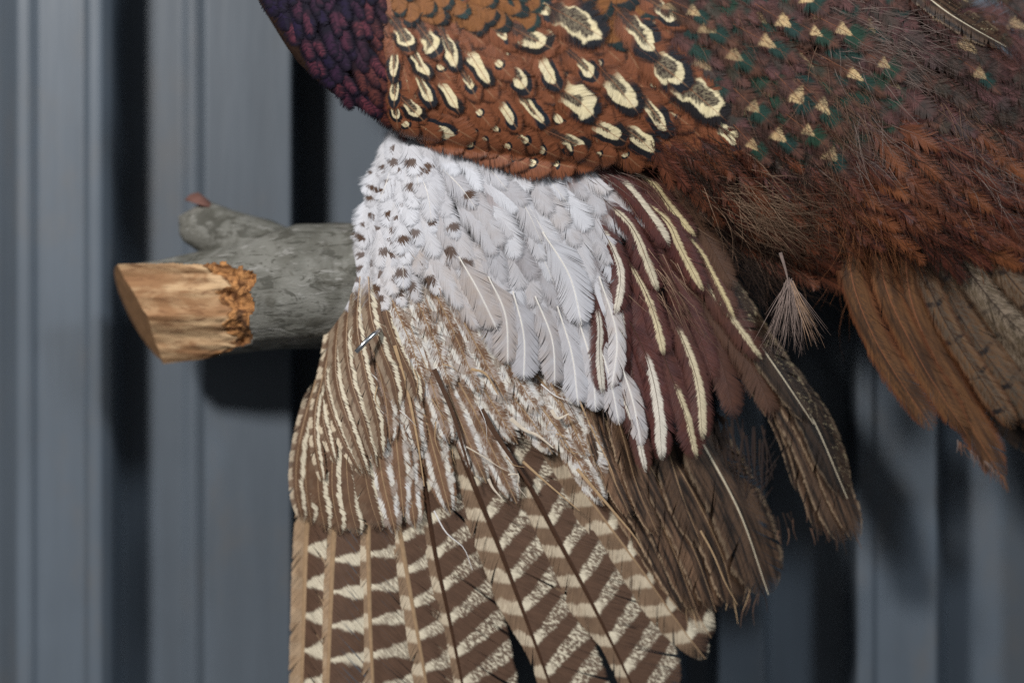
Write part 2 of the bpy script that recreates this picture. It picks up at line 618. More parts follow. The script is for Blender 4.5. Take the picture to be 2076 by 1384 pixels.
# ------------------------------------------------------------------ the feather
def spline(pts, n):
    p = np.asarray(pts, float)
    if len(p) == 2:
        t = np.linspace(0, 1, n)[:, None]
        return p[0] * (1 - t) + p[1] * t
    pp = np.vstack([2 * p[0] - p[1], p, 2 * p[-1] - p[-2]])
    seg = len(p) - 1
    out = []
    for i in range(n):
        f = i / (n - 1) * seg
        k = min(int(f), seg - 1)
        t = f - k
        a, b, c, d = pp[k:k + 4]
        out.append(0.5 * (2 * b + (c - a) * t + (2 * a - 5 * b + 4 * c - d) * t * t + (3 * b - a - 3 * c + d) * t ** 3))
    out = np.array(out)
    s = np.r_[0, np.cumsum(np.hypot(*np.diff(out, axis=0).T))]
    q = np.linspace(0, s[-1], n)
    return np.stack([np.interp(q, s, out[:, 0]), np.interp(q, s, out[:, 1])], 1)


def feather(name, pts, wl, wr, mat, parent, surf, lift=(0.001, 0.004), rows=18, cols=4, tip=0.7, basew=0.35,
            fray=0.25, clump=(2, 5), cup=0.12, roll=0.0, shear=0.55, shaft='tan', shaft_r=1.6, params=None,
            ph=0.5, rag=0.06, curl=0.0, emarg=None, tippow=0.5, shaft_len=1.0, seed=None):
    """One feather: vanes built of barb clumps either side of a raised shaft. Positions in photo pixels + depth."""
    NS = 80
    sp = spline(pts, NS)
    dv = np.gradient(sp, axis=0)
    dv /= np.linalg.norm(dv, axis=1)[:, None] + 1e-9
    pr = np.stack([dv[:, 1], -dv[:, 0]], 1)
    ts = np.linspace(0, 1, NS)
    Lpx = np.hypot(*np.diff(sp, axis=0).T).sum()
    Lmm = Lpx * 0.25
    seed = rng.random() if seed is None else seed
    params = params or (0.5, 0.5, 0.5, 0.5)

    def width(t):
        f = np.clip(t / max(basew, 1e-3), 0, 1) ** 0.7
        e = np.clip((t - tip) / (1 - tip + 1e-6), 0, 1)
        return (0.25 + 0.75 * f) * np.clip(1 - e ** 2, 0, 1) ** tippow

    V, F, MI, A, B, C = [], [], [], [], [], []
    for sg, W in ((-1, wl), (1, wr)):
        if W <= 0:
            continue
        i = 0
        shr = shear * W / Lpx
        while i < rows:
            n = rng.randint(*clump)
            i1 = min(rows, i + n)
            t0, t1 = i / rows, i1 / rows
            tc = (t0 + t1) / 2
            fr = fray * rng.uniform(0.3, 1.4)
            wob = rng.gauss(0, 1) * rag
            zl = rng.gauss(0, 1) * 0.0005 * (0.4 + fray * 2)
            us = np.linspace(0, 1, cols + 1)
            base = len(V)
            nr = i1 - i + 1
            for r in range(nr):
                tr0 = t0 + (t1 - t0) * r / max(1, nr - 1)
                jit = rng.gauss(0, 1) * rag * 0.6
                for u in us:
                    tr = tc + (tr0 - tc) * (1 - fr * u * u)
                    g = shr * u * (0.6 + 0.4 * u)
                    tq = 1.0 - (1.0 - tr) ** 2 / max(1e-5, 1.0 - tr + g)
                    x = np.interp(tq, ts, sp[:, 0])
                    yv = np.interp(tq, ts, sp[:, 1])
                    nx = np.interp(tq, ts, pr[:, 0])
                    ny = np.interp(tq, ts, pr[:, 1])
                    ww = W * width(tq) * (1 + (wob + jit) * u)
                    if emarg and sg == emarg[0] and tq > emarg[1]:
                        ww *= 1 - (1 - emarg[2]) * min(1, (tq - emarg[1]) / 0.15)
                    off = u * ww * sg
                    dep = -(lift[0] + (lift[1] - lift[0]) * tq) - curl * tq * tq
                    dep += cup * u * u * ww * K + roll * off * K + zl * u
                    V.append((x + nx * off, yv + ny * off, dep))
                    A.append((u * sg, tq, tr * Lmm, off * 0.25))
                    B.append((tq * Lmm, Lmm, seed, ph))
                    C.append(params)
            m = cols + 1
            for r in range(nr - 1):
                for k in range(cols):
                    a = base + r * m + k
                    q = (a, a + 1, a + m + 1, a + m)
                    F.append(q if sg < 0 else q[::-1])
                    MI.append(0)
            i = i1
    # shaft: a three-sided ridge
    if shaft:
        ns = max(8, rows // 2)
        base = len(V)
        for r in range(ns):
            t = r / (ns - 1) * shaft_len
            x = np.interp(t, ts, sp[:, 0])
            yv = np.interp(t, ts, sp[:, 1])
            nx = np.interp(t, ts, pr[:, 0])
            ny = np.interp(t, ts, pr[:, 1])
            rr = shaft_r * (1 - 0.8 * t)
            dep = -(lift[0] + (lift[1] - lift[0]) * t) - curl * t * t
            for o, h in ((-1, -0.3), (0, 0.9), (1, -0.3)):
                V.append((x + nx * o * rr, yv + ny * o * rr, dep - h * rr * K - 0.00008))
                A.append((0, t, 0, 0))
                B.append((0, Lmm, seed, ph))
                C.append(params)
        for r in range(ns - 1):
            for k in range(2):
                a = base + r * 3 + k
                F.append((a, a + 1, a + 4, a + 3))
                MI.append(1)
    V = np.array(V)
    y = surf(V[:, 0], V[:, 1]) + V[:, 2]
    W3 = Pa(V[:, 0], V[:, 1], y)
    mats = [MAT[mat]] + ([SHAFT[shaft]] if shaft else [])
    return link_mesh(name, W3, F, mats, parent, MI, {'fa': A, 'fb': B, 'fc': C})


def tuft(name, base, direction, length, spread, count, mat, parent, surf, lift=(0.001, 0.006), width=1.1, curl=0.5,
         root=8, droop=0.0, wav=0.15):
    """soft barbs: thin tapering ribbons that fan out of one spot"""
    V, F = [], []
    a0 = math.atan2(direction[1], direction[0])
    for _ in range(count):
        a = a0 + rng.gauss(0, spread)
        L = length * rng.uniform(0.5, 1.1)
        bx = base[0] + rng.gauss(0, root)
        by = base[1] + rng.gauss(0, root)
        cu = rng.gauss(0, curl) + (a - a0) * -0.3
        n = 7
        w = width * rng.uniform(0.6, 1.4)
        l1 = lift[1] * rng.uniform(0.4, 1.4)
        ph = rng.uniform(0, 6.3)
        x, yv = bx, by
        st = len(V)
        for k in range(n):
            t = k / (n - 1)
            aa = a + cu * t + wav * math.sin(ph + 5 * t)
            dx, dy = math.cos(aa), math.sin(aa)
            ww = w * (1 - 0.85 * t)
            dep = -(lift[0] + (l1 - lift[0]) * math.sin(t * 2.0))
            V.append((x - dy * ww, yv + dx * ww, dep))
            V.append((x + dy * ww, yv - dx * ww, dep - 0.0001))
            x += dx * L / (n - 1)
            yv += dy * L / (n - 1) + droop * t
        for k in range(n - 1):
            q = st + 2 * k
            F.append((q, q + 1, q + 3, q + 2))
    V = np.array(V)
    y = surf(V[:, 0], V[:, 1]) + V[:, 2]
    return link_mesh(name, Pa(V[:, 0], V[:, 1], y), F, [DOWN[mat]], parent)


def hairs(name, polys, mat, parent, surf, width=1.0, lift=0.004):
    """a few single barbs, each along its own line of photo points"""
    V, F = [], []
    for p in polys:
        n = 12
        sp = spline(p, n)
        dv = np.gradient(sp, axis=0)
        dv /= np.linalg.norm(dv, axis=1)[:, None] + 1e-9
        st = len(V)
        for k in range(n):
            w = width * (1 - 0.7 * k / (n - 1))
            for o in (-1, 0, 1):
                V.append((sp[k, 0] + dv[k, 1] * w * o, sp[k, 1] - dv[k, 0] * w * o, -lift - (0.0002 if o == 0 else 0)))
        for k in range(n - 1):
            for j in range(2):
                q = st + 3 * k + j
                F.append((q, q + 1, q + 4, q + 3))
    V = np.array(V)
    y = surf(V[:, 0], V[:, 1]) + V[:, 2]
    return link_mesh(name, Pa(V[:, 0], V[:, 1], y), F, [DOWN[mat]], parent)


def idw(guides, x, y, p=3.0):
    g = np.asarray(guides, float)
    w = 1 / ((g[:, 0] - x) ** 2 + (g[:, 1] - y) ** 2 + 60) ** (p / 2)
    w /= w.sum()
    return (g[:, 2:] * w[:, None]).sum(0)


def inside(poly, x, y):
    r = False
    n = len(poly)
    for i in range(n):
        x1, y1 = poly[i]
        x2, y2 = poly[(i + 1) % n]
        if (y1 > y) != (y2 > y) and x < (x2 - x1) * (y - y1) / (y2 - y1) + x1:
            r = not r
    return r


def scatter(poly, spacing, tries=6000, r=None):
    """Poisson-like points inside a polygon, spacing may be a function"""
    rr = r or rng
    xs = [p[0] for p in poly]
    ys = [p[1] for p in poly]
    pts = []
    for _ in range(tries):
        x, y = rr.uniform(min(xs), max(xs)), rr.uniform(min(ys), max(ys))
        if not inside(poly, x, y):
            continue
        s = spacing(x, y) if callable(spacing) else spacing
        if all((x - a) ** 2 + (y - b) ** 2 > s * s for a, b in pts):
            pts.append((x, y))
    return pts


def bent(bx, by, ang, L, bend=0.0):
    """three points from base along an angle, bending by `bend` radians"""
    m = (bx + math.cos(ang - bend / 2) * L * 0.5, by + math.sin(ang - bend / 2) * L * 0.5)
    e = (m[0] + math.cos(ang + bend / 2) * L * 0.5, m[1] + math.sin(ang + bend / 2) * L * 0.5)
    return [(bx, by), m, e]


# ================================================================== THE SETTING
def wall_col(x, y, z):
    n = noise(vec(x * 1.0, y, z * 0.10), 70.0, 4.0, 0.6)
    n2 = noise(vec(x, y, z), 9.0, 4.0, 0.65)
    f = 0.62 + n * 0.40 + n2 * 0.36
    c = scale_col((0.088, 0.108, 0.132), f)
    dust = noise(vec(x, y, z * 0.5), 26.0, 4.0, 0.7)
    return mix(sstep(dust, 0.5, 0.75) * 0.35, c, (0.125, 0.115, 0.105)), n


M_WALL = plain_mat('painted_steel', wall_col, 0.42, 0.4, 0.0, 0.0004)


def build_wall():
    HI, LO = 0.090, 0.128
    prof = [(-700, LO), (-420, LO), (-390, HI), (-220, HI), (-190, LO), (-15, LO), (0, LO - .003), (34, HI), (60, HI), (64, HI - .003),
            (74, HI), (172, HI), (180, HI - .005), (205, HI - .005), (228, HI + .002), (250, LO), (372, LO), (380, LO - .003),
            (398, LO - .003), (414, HI), (592, HI), (603, LO), (780, LO), (800, HI), (980, HI), (992, LO), (1150, LO), (1172, HI),
            (1352, HI), (1364, LO), (1380, LO), (1392, LO - .003), (1440, LO - .003), (1455, HI + .006), (1548, HI + .006), (1560, LO),
            (1716, LO), (1738, HI), (1770, HI), (1776, HI + .003), (1900, HI + .003), (1918, LO), (2100, LO), (2125, HI), (2300, HI), (2312, LO),
            (2700, LO)]
    V, F = [], []
    zs = np.linspace(-900, 2300, 14)
    pts = [P(a, 692, y) for a, y in prof]
    for j, py in enumerate(zs):
        for (x, y, _) in pts:
            V.append((x, y, -(py - CY) * K * 1.08))
    m = len(pts)
    for j in range(len(zs) - 1):
        for i in range(m - 1):
            a = j * m + i
            F.append((a, a + 1, a + m + 1, a + m))
    # thickness behind
    nb = len(V)
    V.append((pts[0][0], 0.150, V[0][2]))
    V.append((pts[-1][0], 0.150, V[0][2]))
    V.append((pts[-1][0], 0.150, V[nb - 1][2]))
    V.append((pts[0][0], 0.150, V[nb - 1][2]))
    F.append((nb, nb + 1, nb + 2, nb + 3))
    o = link_mesh('corrugated_wall', V, F, [M_WALL], smooth=False)
    md = o.modifiers.new('soft_edges', 'BEVEL')
    md.width = 0.0050
    md.segments = 4
    md.limit_method = 'ANGLE'
    md.angle_limit = R(12)
    tag(o, 'grey-blue corrugated steel wall with upright ribs behind the bird', None, None, 'structure')
    return o


wall = build_wall()


# ================================================================== THE LOG
def bark_fn(x, y, z):
    n = noise(vec(x * 0.5, y, z), 90.0, 5.0, 0.65, 0.4)
    n2 = noise(vec(x, y, z), 34.0, 3.0, 0.6, 1.2)
    n3 = noise(vec(x * 0.25, y, z), 300.0, 3.0, 0.7)
    n4 = noise(vec(x * 0.35, y, z), 170.0, 4.0, 0.75, 0.8)
    c = mix(sstep(n2, 0.30, 0.70), (0.105, 0.102, 0.086), (0.20, 0.196, 0.175))
    c = mix(sstep(n, 0.56, 0.66) * 0.75, c, (0.085, 0.080, 0.065))
    c = mix(sstep(n3, 0.55, 0.70) * 0.5, c, (0.34, 0.33, 0.31))
    c = mix(sstep(n4, 0.52, 0.60) * 0.75, c, (0.052, 0.050, 0.040))
    return c, n + n3 * 0.5 - n4 * 0.6


def cutwood_fn(x, y, z):
    g = noise(vec(x * 7.0, y * 60.0, z * 150.0), 3.4, 5.0, 0.7, 0.35)
    g2 = noise(vec(x * 9.0, y * 20.0, z * 34.0), 2.6, 3.0, 0.6, 0.8)
    c = mix(sstep(g2, 0.35, 0.65), (0.30, 0.160, 0.078), (0.53, 0.36, 0.205))
    c = mix(sstep(g, 0.48, 0.68) * 0.8, c, (0.15, 0.068, 0.032))
    c = mix(sstep(g2 + g * 0.4, 0.88, 1.0) * 0.6, c, (0.70, 0.55, 0.38))
    return c, g


def torn_fn(x, y, z):
    g = noise(vec(x, y, z), 130.0, 4.0, 0.7, 1.5)
    g2 = noise(vec(x, y, z), 45.0, 3.0, 0.6, 0.6)
    c = mix(sstep(g, 0.36, 0.64), (0.13, 0.055, 0.022), (0.48, 0.23, 0.085))
    c = mix(sstep(g2, 0.50, 0.62) * 0.85, c, (0.055, 0.028, 0.016))
    return c, g


def log_fn(x, y, z):
    cut, torn, _a, _b = attr('fa')
    nb = noise(vec(x, y, z), 160.0, 3.0, 0.6) - 0.5
    nw = noise(vec(x, y, z), 38.0, 2.0, 0.6) - 0.5
    cb, hb = bark_fn(x, y, z)
    cc, hc = cutwood_fn(x, y, z)
    ct, ht = torn_fn(x, y, z)
    tf = sstep(torn + nb * 0.9 + nw * 1.2, 0.35, 0.6)
    cf = sstep(cut + nb * 0.5, 0.45, 0.6)
    w = mix(tf, cc, ct)
    return mix(cf, cb, w), hb * (1.0 - cf) + cf * (ht * tf * 1.6 + hc * 0.5)


M_LOG = plain_mat('weathered_split_log', log_fn, 0.78, 0.2, 0.0, 0.0014)
M_BARK = plain_mat('weathered_bark', bark_fn, 0.8, 0.2, 0.0, 0.0012)
M_TORN = plain_mat('torn_wood', torn_fn, 0.75, 0.2, 0.0, 0.0015)

log_root = empty('driftwood_log', P(620, 620, 0.036))
tag(log_root, 'grey barkless log with a split orange-tan end and short side stub behind the wing', 'log')
bpy.context.view_layer.update()
WINV['driftwood_log'] = log_root.matrix_world.inverted()


def build_log():
    y0 = 0.034
    ax = [(180, 648, 104, 104), (320, 632, 106, 106), (460, 606, 112, 110), (600, 582, 126, 118), (760, 574, 122, 116), (1000, 560, 112, 108), (1200, 552, 100, 96)]
    a = np.array(ax, float)
    nx, na = 300, 240
    xs = np.linspace(190, 1190, nx)
    V, F = [], []
    cutm, torn = [], []
    # split facet plane: from the front of the log at x~520 back to the axis at x~270
    for i, px in enumerate(xs):
        cy = np.interp(px, a[:, 0], a[:, 1])
        rz = np.interp(px, a[:, 0], a[:, 2])
        ry = np.interp(px, a[:, 0], a[:, 3]) * K
        for j in range(na):
            th = 2 * math.pi * j / na
            nn = mnoise.noise(Vector((px * 0.006, math.cos(th) * 1.3, math.sin(th) * 1.3))) * 0.055
            nn += mnoise.noise(Vector((px * 0.02, math.cos(th) * 4, math.sin(th) * 4 + 9))) * 0.018
            q = 1 + nn
            py = cy - math.sin(th) * rz * q
            y = y0 - math.cos(th) * ry * q
            # facet depth at this place
            edge = 508 + 34 * mnoise.noise(Vector((py * 0.022, 3.1, 0))) - 0.00045 * (py - 640) ** 2
            tornw = mnoise.noise(Vector((px * 0.05, py * 0.05, 1.7))) * 0.0032 + mnoise.noise(Vector((px * 0.13, py * 0.13, 5.7))) * 0.0018
            zone = min(1, max(0, (px - (edge - 80 - 75 * mnoise.noise(Vector((py * 0.021, 9, 2))) - 30 * mnoise.noise(Vector((py * 0.07, 4, 2))))) / 45.0))
            fy = y0 - 0.0285 + (edge - px) * 0.000108 + zone * (0.003 + tornw * 1.0) + max(0.0, py - 640) * 0.0002
            fy += mnoise.noise(Vector((px * 0.01, py * 0.085, 4.4))) * 0.0011
            cut = px < edge and y < fy
            if cut:
                y = fy
            V.append(P(px, py, y))
            cutm.append(1 if cut else 0)
            torn.append(zone if cut else 0)
    MI = []
    for i in range(nx - 1):
        for j in range(na):
            q = (i * na + j, (i + 1) * na + j, (i + 1) * na + (j + 1) % na, i * na + (j + 1) % na)
            F.append(q)
            cs = sum(cutm[k] for k in q)
            tz = sum(torn[k] for k in q) / 4
            MI.append(0 if cs < 3 else (2 if tz > 0.45 else 1))
    F.append(tuple(range(na))[::-1])
    MI.append(1)
    F.append(tuple((nx - 1) * na + k for k in range(na)))
    MI.append(1)
    MI = [0] * len(F)
    o = link_mesh('trunk', V, F, [M_LOG], None, MI, {'fa': [(a_, b_, 0, 1) for a_, b_ in zip(cutm, torn)]})
    # slanting saw cut across the end
    bm = bmesh.new()
    bm.from_mesh(o.data)
    p0 = Vector(P(292, 632, y0 - 0.004))
    top = Vector(P(238, 527, y0 - 0.004))
    along = (top - p0).normalized()
    deep = Vector((-0.42, 1.0, -0.05)).normalized()
    nrm = along.cross(deep).normalized()
    if nrm.x > 0:
        nrm = -nrm
    res = bmesh.ops.bisect_plane(bm, geom=bm.verts[:] + bm.edges[:] + bm.faces[:], plane_co=p0, plane_no=nrm, clear_outer=True)
    ed = [e for e in res['geom_cut'] if isinstance(e, bmesh.types.BMEdge)]
    r2 = bmesh.ops.holes_fill(bm, edges=ed, sides=0)
    for f in r2['faces']:
        f.smooth = False
        f.material_index = 1
    bm.to_mesh(o.data)
    bm.free()
    o.data.materials.append(plain_mat('sawn_end', flat((0.19, 0.105, 0.052), 0.5, 160), 0.8, 0.15, 0.0, 0.0007))
    o.parent = log_root
    o.matrix_parent_inverse = WINV['driftwood_log']
    # stub
    V, F = [], []
    sx = [(560, 530, 72), (515, 503, 64), (478, 490, 62), (446, 474, 56), (418, 460, 50), (396, 450, 45), (382, 444, 36)]
    n2 = 28
    for i, (px, py, r) in enumerate(sx):
        nxp, nyp = 0.52, -0.86
        for j in range(n2):
            th = 2 * math.pi * j / n2
            q = 1 + 0.06 * mnoise.noise(Vector((i * 0.5, math.cos(th), math.sin(th))))
            off = math.cos(th) * r * q
            sh = 0
            if i >= 4:
                sh = max(0, math.cos(th)) * 14 * (i - 3) / 3
            V.append(P(px + nxp * off + sh * 0.7, py + nyp * off - sh * 0.15, 0.042 + 0.003 * (i / 6) - math.sin(th) * r * K * q))
    for i in range(len(sx) - 1):
        for j in range(n2):
            F.append((i * n2 + j, (i + 1) * n2 + j, (i + 1) * n2 + (j + 1) % n2, i * n2 + (j + 1) % n2))
    c = len(V)
    V.append(P(362, 438, 0.044))
    b = (len(sx) - 1) * n2
    MI = [0] * len(F)
    for j in range(n2):
        F.append((b + j, c, b + (j + 1) % n2))
        MI.append(0)
    link_mesh('side_stub', V, F, [M_BARK, M_TORN], log_root, MI)
    # broken red-brown cap on the stub
    V, F = [], []
    n3, lv = 18, 5
    for i in range(lv):
        t = i / (lv - 1)
        for j in range(n3):
            th = 2 * math.pi * j / n3
            r = 36 * (1 - t) ** 0.7 * (1 + 0.2 * mnoise.noise(Vector((t * 3, math.cos(th) * 2, math.sin(th) * 2))))
            V.append(P(408 + math.cos(th) * r * 0.98 - t * 6, 416 - t * 26 + math.cos(th) * r * 0.30, 0.044 - math.sin(th) * r * K))
    for i in range(lv - 1):
        for j in range(n3):
            F.append((i * n3 + j, (i + 1) * n3 + j, (i + 1) * n3 + (j + 1) % n3, i * n3 + (j + 1) % n3))
    F.append(tuple(range(n3)))
    m = plain_mat('red_brown_break', flat((0.15, 0.075, 0.060), 0.6, 200), 0.8, 0.2)
    link_mesh('broken_tip', V, F, [m], log_root)


build_log()

# ================================================================== THE PHEASANT
bird = empty('pheasant', P(1150, 340, 0.02))
tag(bird, 'mounted cock pheasant seen from the side with its barred wing hanging open', 'bird')
bpy.context.view_layer.update()
BW = bird.matrix_world.inverted()
WINV['pheasant'] = BW

M_SKIN = plain_mat('under_plumage', flat((0.030, 0.017, 0.012), 0.5, 260), 0.9, 0.05, 0.0, 0.002)
M_WINGSKIN = plain_mat('wing_under_plumage', flat((0.42, 0.40, 0.40), 0.35, 200), 0.9, 0.05, 0.0, 0.001)


def build_body():
    V, F = [], []
    n = 48
    for i in range(len(AXD)):
        px, py, r, y, ry = AXD[i]
        j0, j1 = max(0, i - 1), min(len(AXD) - 1, i + 1)
        d = AXD[j1, :2] - AXD[j0, :2]
        d /= np.linalg.norm(d)
        nx, ny = -d[1], d[0]
        end = math.sqrt(max(0.02, min(1, (min(i, len(AXD) - 1 - i) + 0.3) / 5)))
        for j in range(n):
            th = 2 * math.pi * j / n
            V.append(P(px + nx * math.cos(th) * r * 0.93 * end, py + ny * math.cos(th) * r * 0.93 * end,
                       y + 0.006 - math.sin(th) * ry * (0.85 if math.sin(th) > 0 else 1.5) * end))
    for i in range(len(AXD) - 1):
        for j in range(n):
            F.append((i * n + j, (i + 1) * n + j, (i + 1) * n + (j + 1) % n, i * n + (j + 1) % n))
    F.append(tuple(range(n)))
    F.append(tuple((len(AXD) - 1) * n + k for k in range(n))[::-1])
    return link_mesh('body', V, F, [M_SKIN], bird)


body = build_body()
WINV[body.name] = IDENT


def build_wing_core():
    """the fleshy arm of the wing: a thin closed pad under the coverts"""
    out = []
    pys = np.linspace(215, 860, 26)
    V, F = [], []
    nx = 16
    for py in pys:
        l = lead(py) + 8
        r = np.interp(py, [215, 330, 420, 600, 700, 860], [1230, 1330, 1330, 1280, 1180, 980])
        for k in range(nx):
            px = l + (r - l) * k / (nx - 1)
            y = float(surf_wing(px, py))
            V.append(P(px, py, y + 0.0010))
    nf = len(V)
    for jj, py in enumerate(pys):
        l = lead(py) + 8
        r = np.interp(py, [215, 330, 420, 600, 700, 860], [1230, 1330, 1330, 1280, 1180, 980])
        for k in range(nx):
            px = l + (r - l) * k / (nx - 1)
            e = math.sin(math.pi * k / (nx - 1))
            V.append(P(px, py, float(surf_wing(px, py)) + 0.0015 + 0.012 * e * (1 - jj / 30)))
    for j in range(len(pys) - 1):
        for k in range(nx - 1):
            a = j * nx + k
            F.append((a, a + nx, a + nx + 1, a + 1))
            b = nf + a
            F.append((b, b + 1, b + nx + 1, b + nx))
    for j in range(len(pys) - 1):
        for k in (0, nx - 1):
            a = j * nx + k
            F.append((a, a + nx, nf + a + nx, nf + a) if k else (a, nf + a, nf + a + nx, a + nx))
    for k in range(nx - 1):
        for j in (0, len(pys) - 1):
            a = j * nx + k
            F.append((a, nf + a, nf + a + 1, a + 1) if j else (a, a + 1, nf + a + 1, nf + a))
    return link_mesh('wing', V, F, [M_WINGSKIN], bird)


wing = build_wing_core()
WINV[wing.name] = IDENT

# ------------------------------------------------------------------ primaries (left ones lie over right ones)
PRIM = [
    # pts, wl, wr, lift base, phase, mottle, slope, outer pale, shaft, shaft radius, emarg
    ([(655, 830), (634, 980), (621, 1085), (616, 1240), (612, 1384), (608, 1560)], 27, 44, .0052, 0.30, 0.2, 0.05, 0.95, 'tan', 8.5, None),
    ([(712, 830), (690, 980), (677, 1085), (670, 1240), (665, 1384), (660, 1570)], 28, 90, .0044, 0.02, 0.15, 0.05, 0.95, 'tan', 9.0, None),
    ([(765, 820), (752, 960), (747, 1085), (750, 1240), (756, 1384), (762, 1570)], 24, 92, .0036, 0.02, 0.45, 0.12, 0.6, 'tan', 8.5, None),
    ([(770, 800), (792, 960), (812, 1085), (838, 1235), (864, 1384), (890, 1560)], 26, 84, .0028, 0.20, 0.6, 0.30, 0.6, 'tan', 8.5, None),
    ([(800, 720), (835, 860), (857, 960), (881, 1114), (908, 1240), (937, 1384), (965, 1540)], 34, 112, .0022, 0.45, 0.8, 0.50, 0.4, 'dark', 9.0, (-1, .75, .7)),
    ([(880, 740), (915, 860), (952, 960), (1014, 1114), (1065, 1250), (1114, 1384), (1150, 1500)], 46, 116, .0017, 0.75, 0.8, 0.55, 0.35, 'dark', 9.5, (-1, .62, .5)),
    ([(960, 800), (1005, 880), (1060, 960), (1133, 1096), (1200, 1222), (1275, 1375), (1310, 1460)], 54, 112, .0012, 0.10, 0.75, 0.55, 0.3, 'dark', 9.0, (-1, .62, .45)),
    ([(1080, 850), (1150, 940), (1212, 1034), (1296, 1148), (1370, 1255), (1430, 1335)], 50, 62, .0008, 0.55, 0.6, 0.5, 0.4, 'tan', 4.0, None),
    ([(1150, 860), (1220, 960), (1300, 1080), (1380, 1190), (1442, 1292)], 40, 52, .0004, 0.2, 0.6, 0.5, 0.3, 'tan', 3.2, None),
]
for pts, wl, wr, l0, ph, mo, sl, po, sh, sr, em in PRIM:
    feather('primary_feather', pts, wl, wr, 'primary', wing, surf_wing, lift=(l0, l0 + 0.0004), rows=64, cols=6, tip=0.86 if l0 > .001 else 0.6,
            basew=0.3, fray=0.10, clump=(6, 16), cup=0.10, shear=1.5, shaft=sh, shaft_r=sr, params=(mo, sl, po, 0.15 if l0 > .004 else 0.9), ph=ph,
            rag=0.02, emarg=em, tippow=0.5)

# ------------------------------------------------------------------ tertials: plain brown, to the right of the barred fan
TERT = [
    ([(1130, 800), (1205, 930), (1285, 1060), (1385, 1225)], 26, 34, 1.25, 0.9, 0.0),
    ([(1165, 800), (1240, 935), (1320, 1075), (1402, 1248)], 34, 36, 1.15, 1.0, 0.0),
    ([(1215, 830), (1290, 960), (1355, 1090), (1415, 1244)], 36, 40, 1.0, 0.9, 0.0),
    ([(1270, 860), (1340, 985), (1405, 1110), (1452, 1240)], 36, 42, 1.0, 0.75, 0.0),
    ([(1320, 860), (1400, 990), (1462, 1120), (1492, 1232)], 40, 46, 0.85, 0.75, 0.0),
    ([(1375, 820), (1425, 900), (1500, 1040), (1558, 1205)], 62, 56, 0.85, 0.4, 0.0),
    ([(1300, 780), (1350, 900), (1385, 1010), (1425, 1110)], 34, 34, 0.95, 0.8, 0.0),
    ([(1230, 780), (1262, 880), (1290, 980), (1335, 1085)], 26, 30, 1.1, 0.9, 0.0),
    ([(1180, 770), (1205, 860), (1235, 950), (1280, 1050)], 24, 26, 1.15, 1.0, 0.0),
]
for i, (pts, wl, wr, br, ed, spk) in enumerate(TERT):
    l0 = 0.0022 + 0.0007 * (i % 6) + (0.003 if i > 5 else 0)
    feather('tertial_feather', pts, wl, wr, 'tertial', wing, surf_right, lift=(l0 + .001, l0 + 0.003), rows=40, cols=5, tip=0.72,
            basew=0.3, fray=0.08 if i != 5 else 0.15, clump=(6, 14), cup=0.12, roll=rng.uniform(0.08, 0.40), shear=2.0,
            shaft='cream' if i == 5 else 'tan', shaft_r=3.2 if i == 5 else 1.6, params=(br * rng.uniform(.65, 1.35), ed * rng.uniform(.7, 1.3), spk, 0), rag=0.05)

# ------------------------------------------------------------------ dark long scapulars at the right
DARK = [
    ([(1410, 590), (1505, 735), (1590, 875), (1622, 1000)], 18, 24, 0.7, 0.6, 0.0, 0.5),
    ([(1415, 560), (1520, 715), (1612, 880), (1665, 1085)], 28, 32, 0.85, 0.75, 0.0, 0.45),
    ([(1425, 560), (1535, 720), (1635, 890), (1712, 1102)], 36, 38, 0.7, 0.7, 0.0, 0.35),
    ([(1450, 580), (1560, 740), (1655, 890), (1738, 1096)], 34, 36, 0.75, 0.85, 0.0, 0.35),
    ([(1450, 560), (1548, 712), (1640, 835), (1718, 1010)], 36, 36, 0.30, 0.35, 0.9, 0.2),
    ([(1430, 520), (1515, 660), (1590, 770), (1650, 860)], 30, 34, 0.30, 0.4, 0.9, 0.2),
]
for i, (pts, wl, wr, br, ed, spk, fr) in enumerate(DARK):
    l0 = 0.006 + 0.0011 * i
    feather('scapular_feather', pts, wl, wr, 'tertial', wing, surf_right, lift=(l0, l0 + 0.002), rows=40, cols=5, tip=0.75,
            basew=0.25, fray=fr * 0.25, clump=(5, 12), cup=0.12, roll=rng.uniform(0.08, 0.40), shear=2.0,
            shaft='cream' if i >= 4 else 'dark', shaft_r=2.8 if i >= 4 else 1.5, params=(br, ed, spk, 0), rag=0.06)

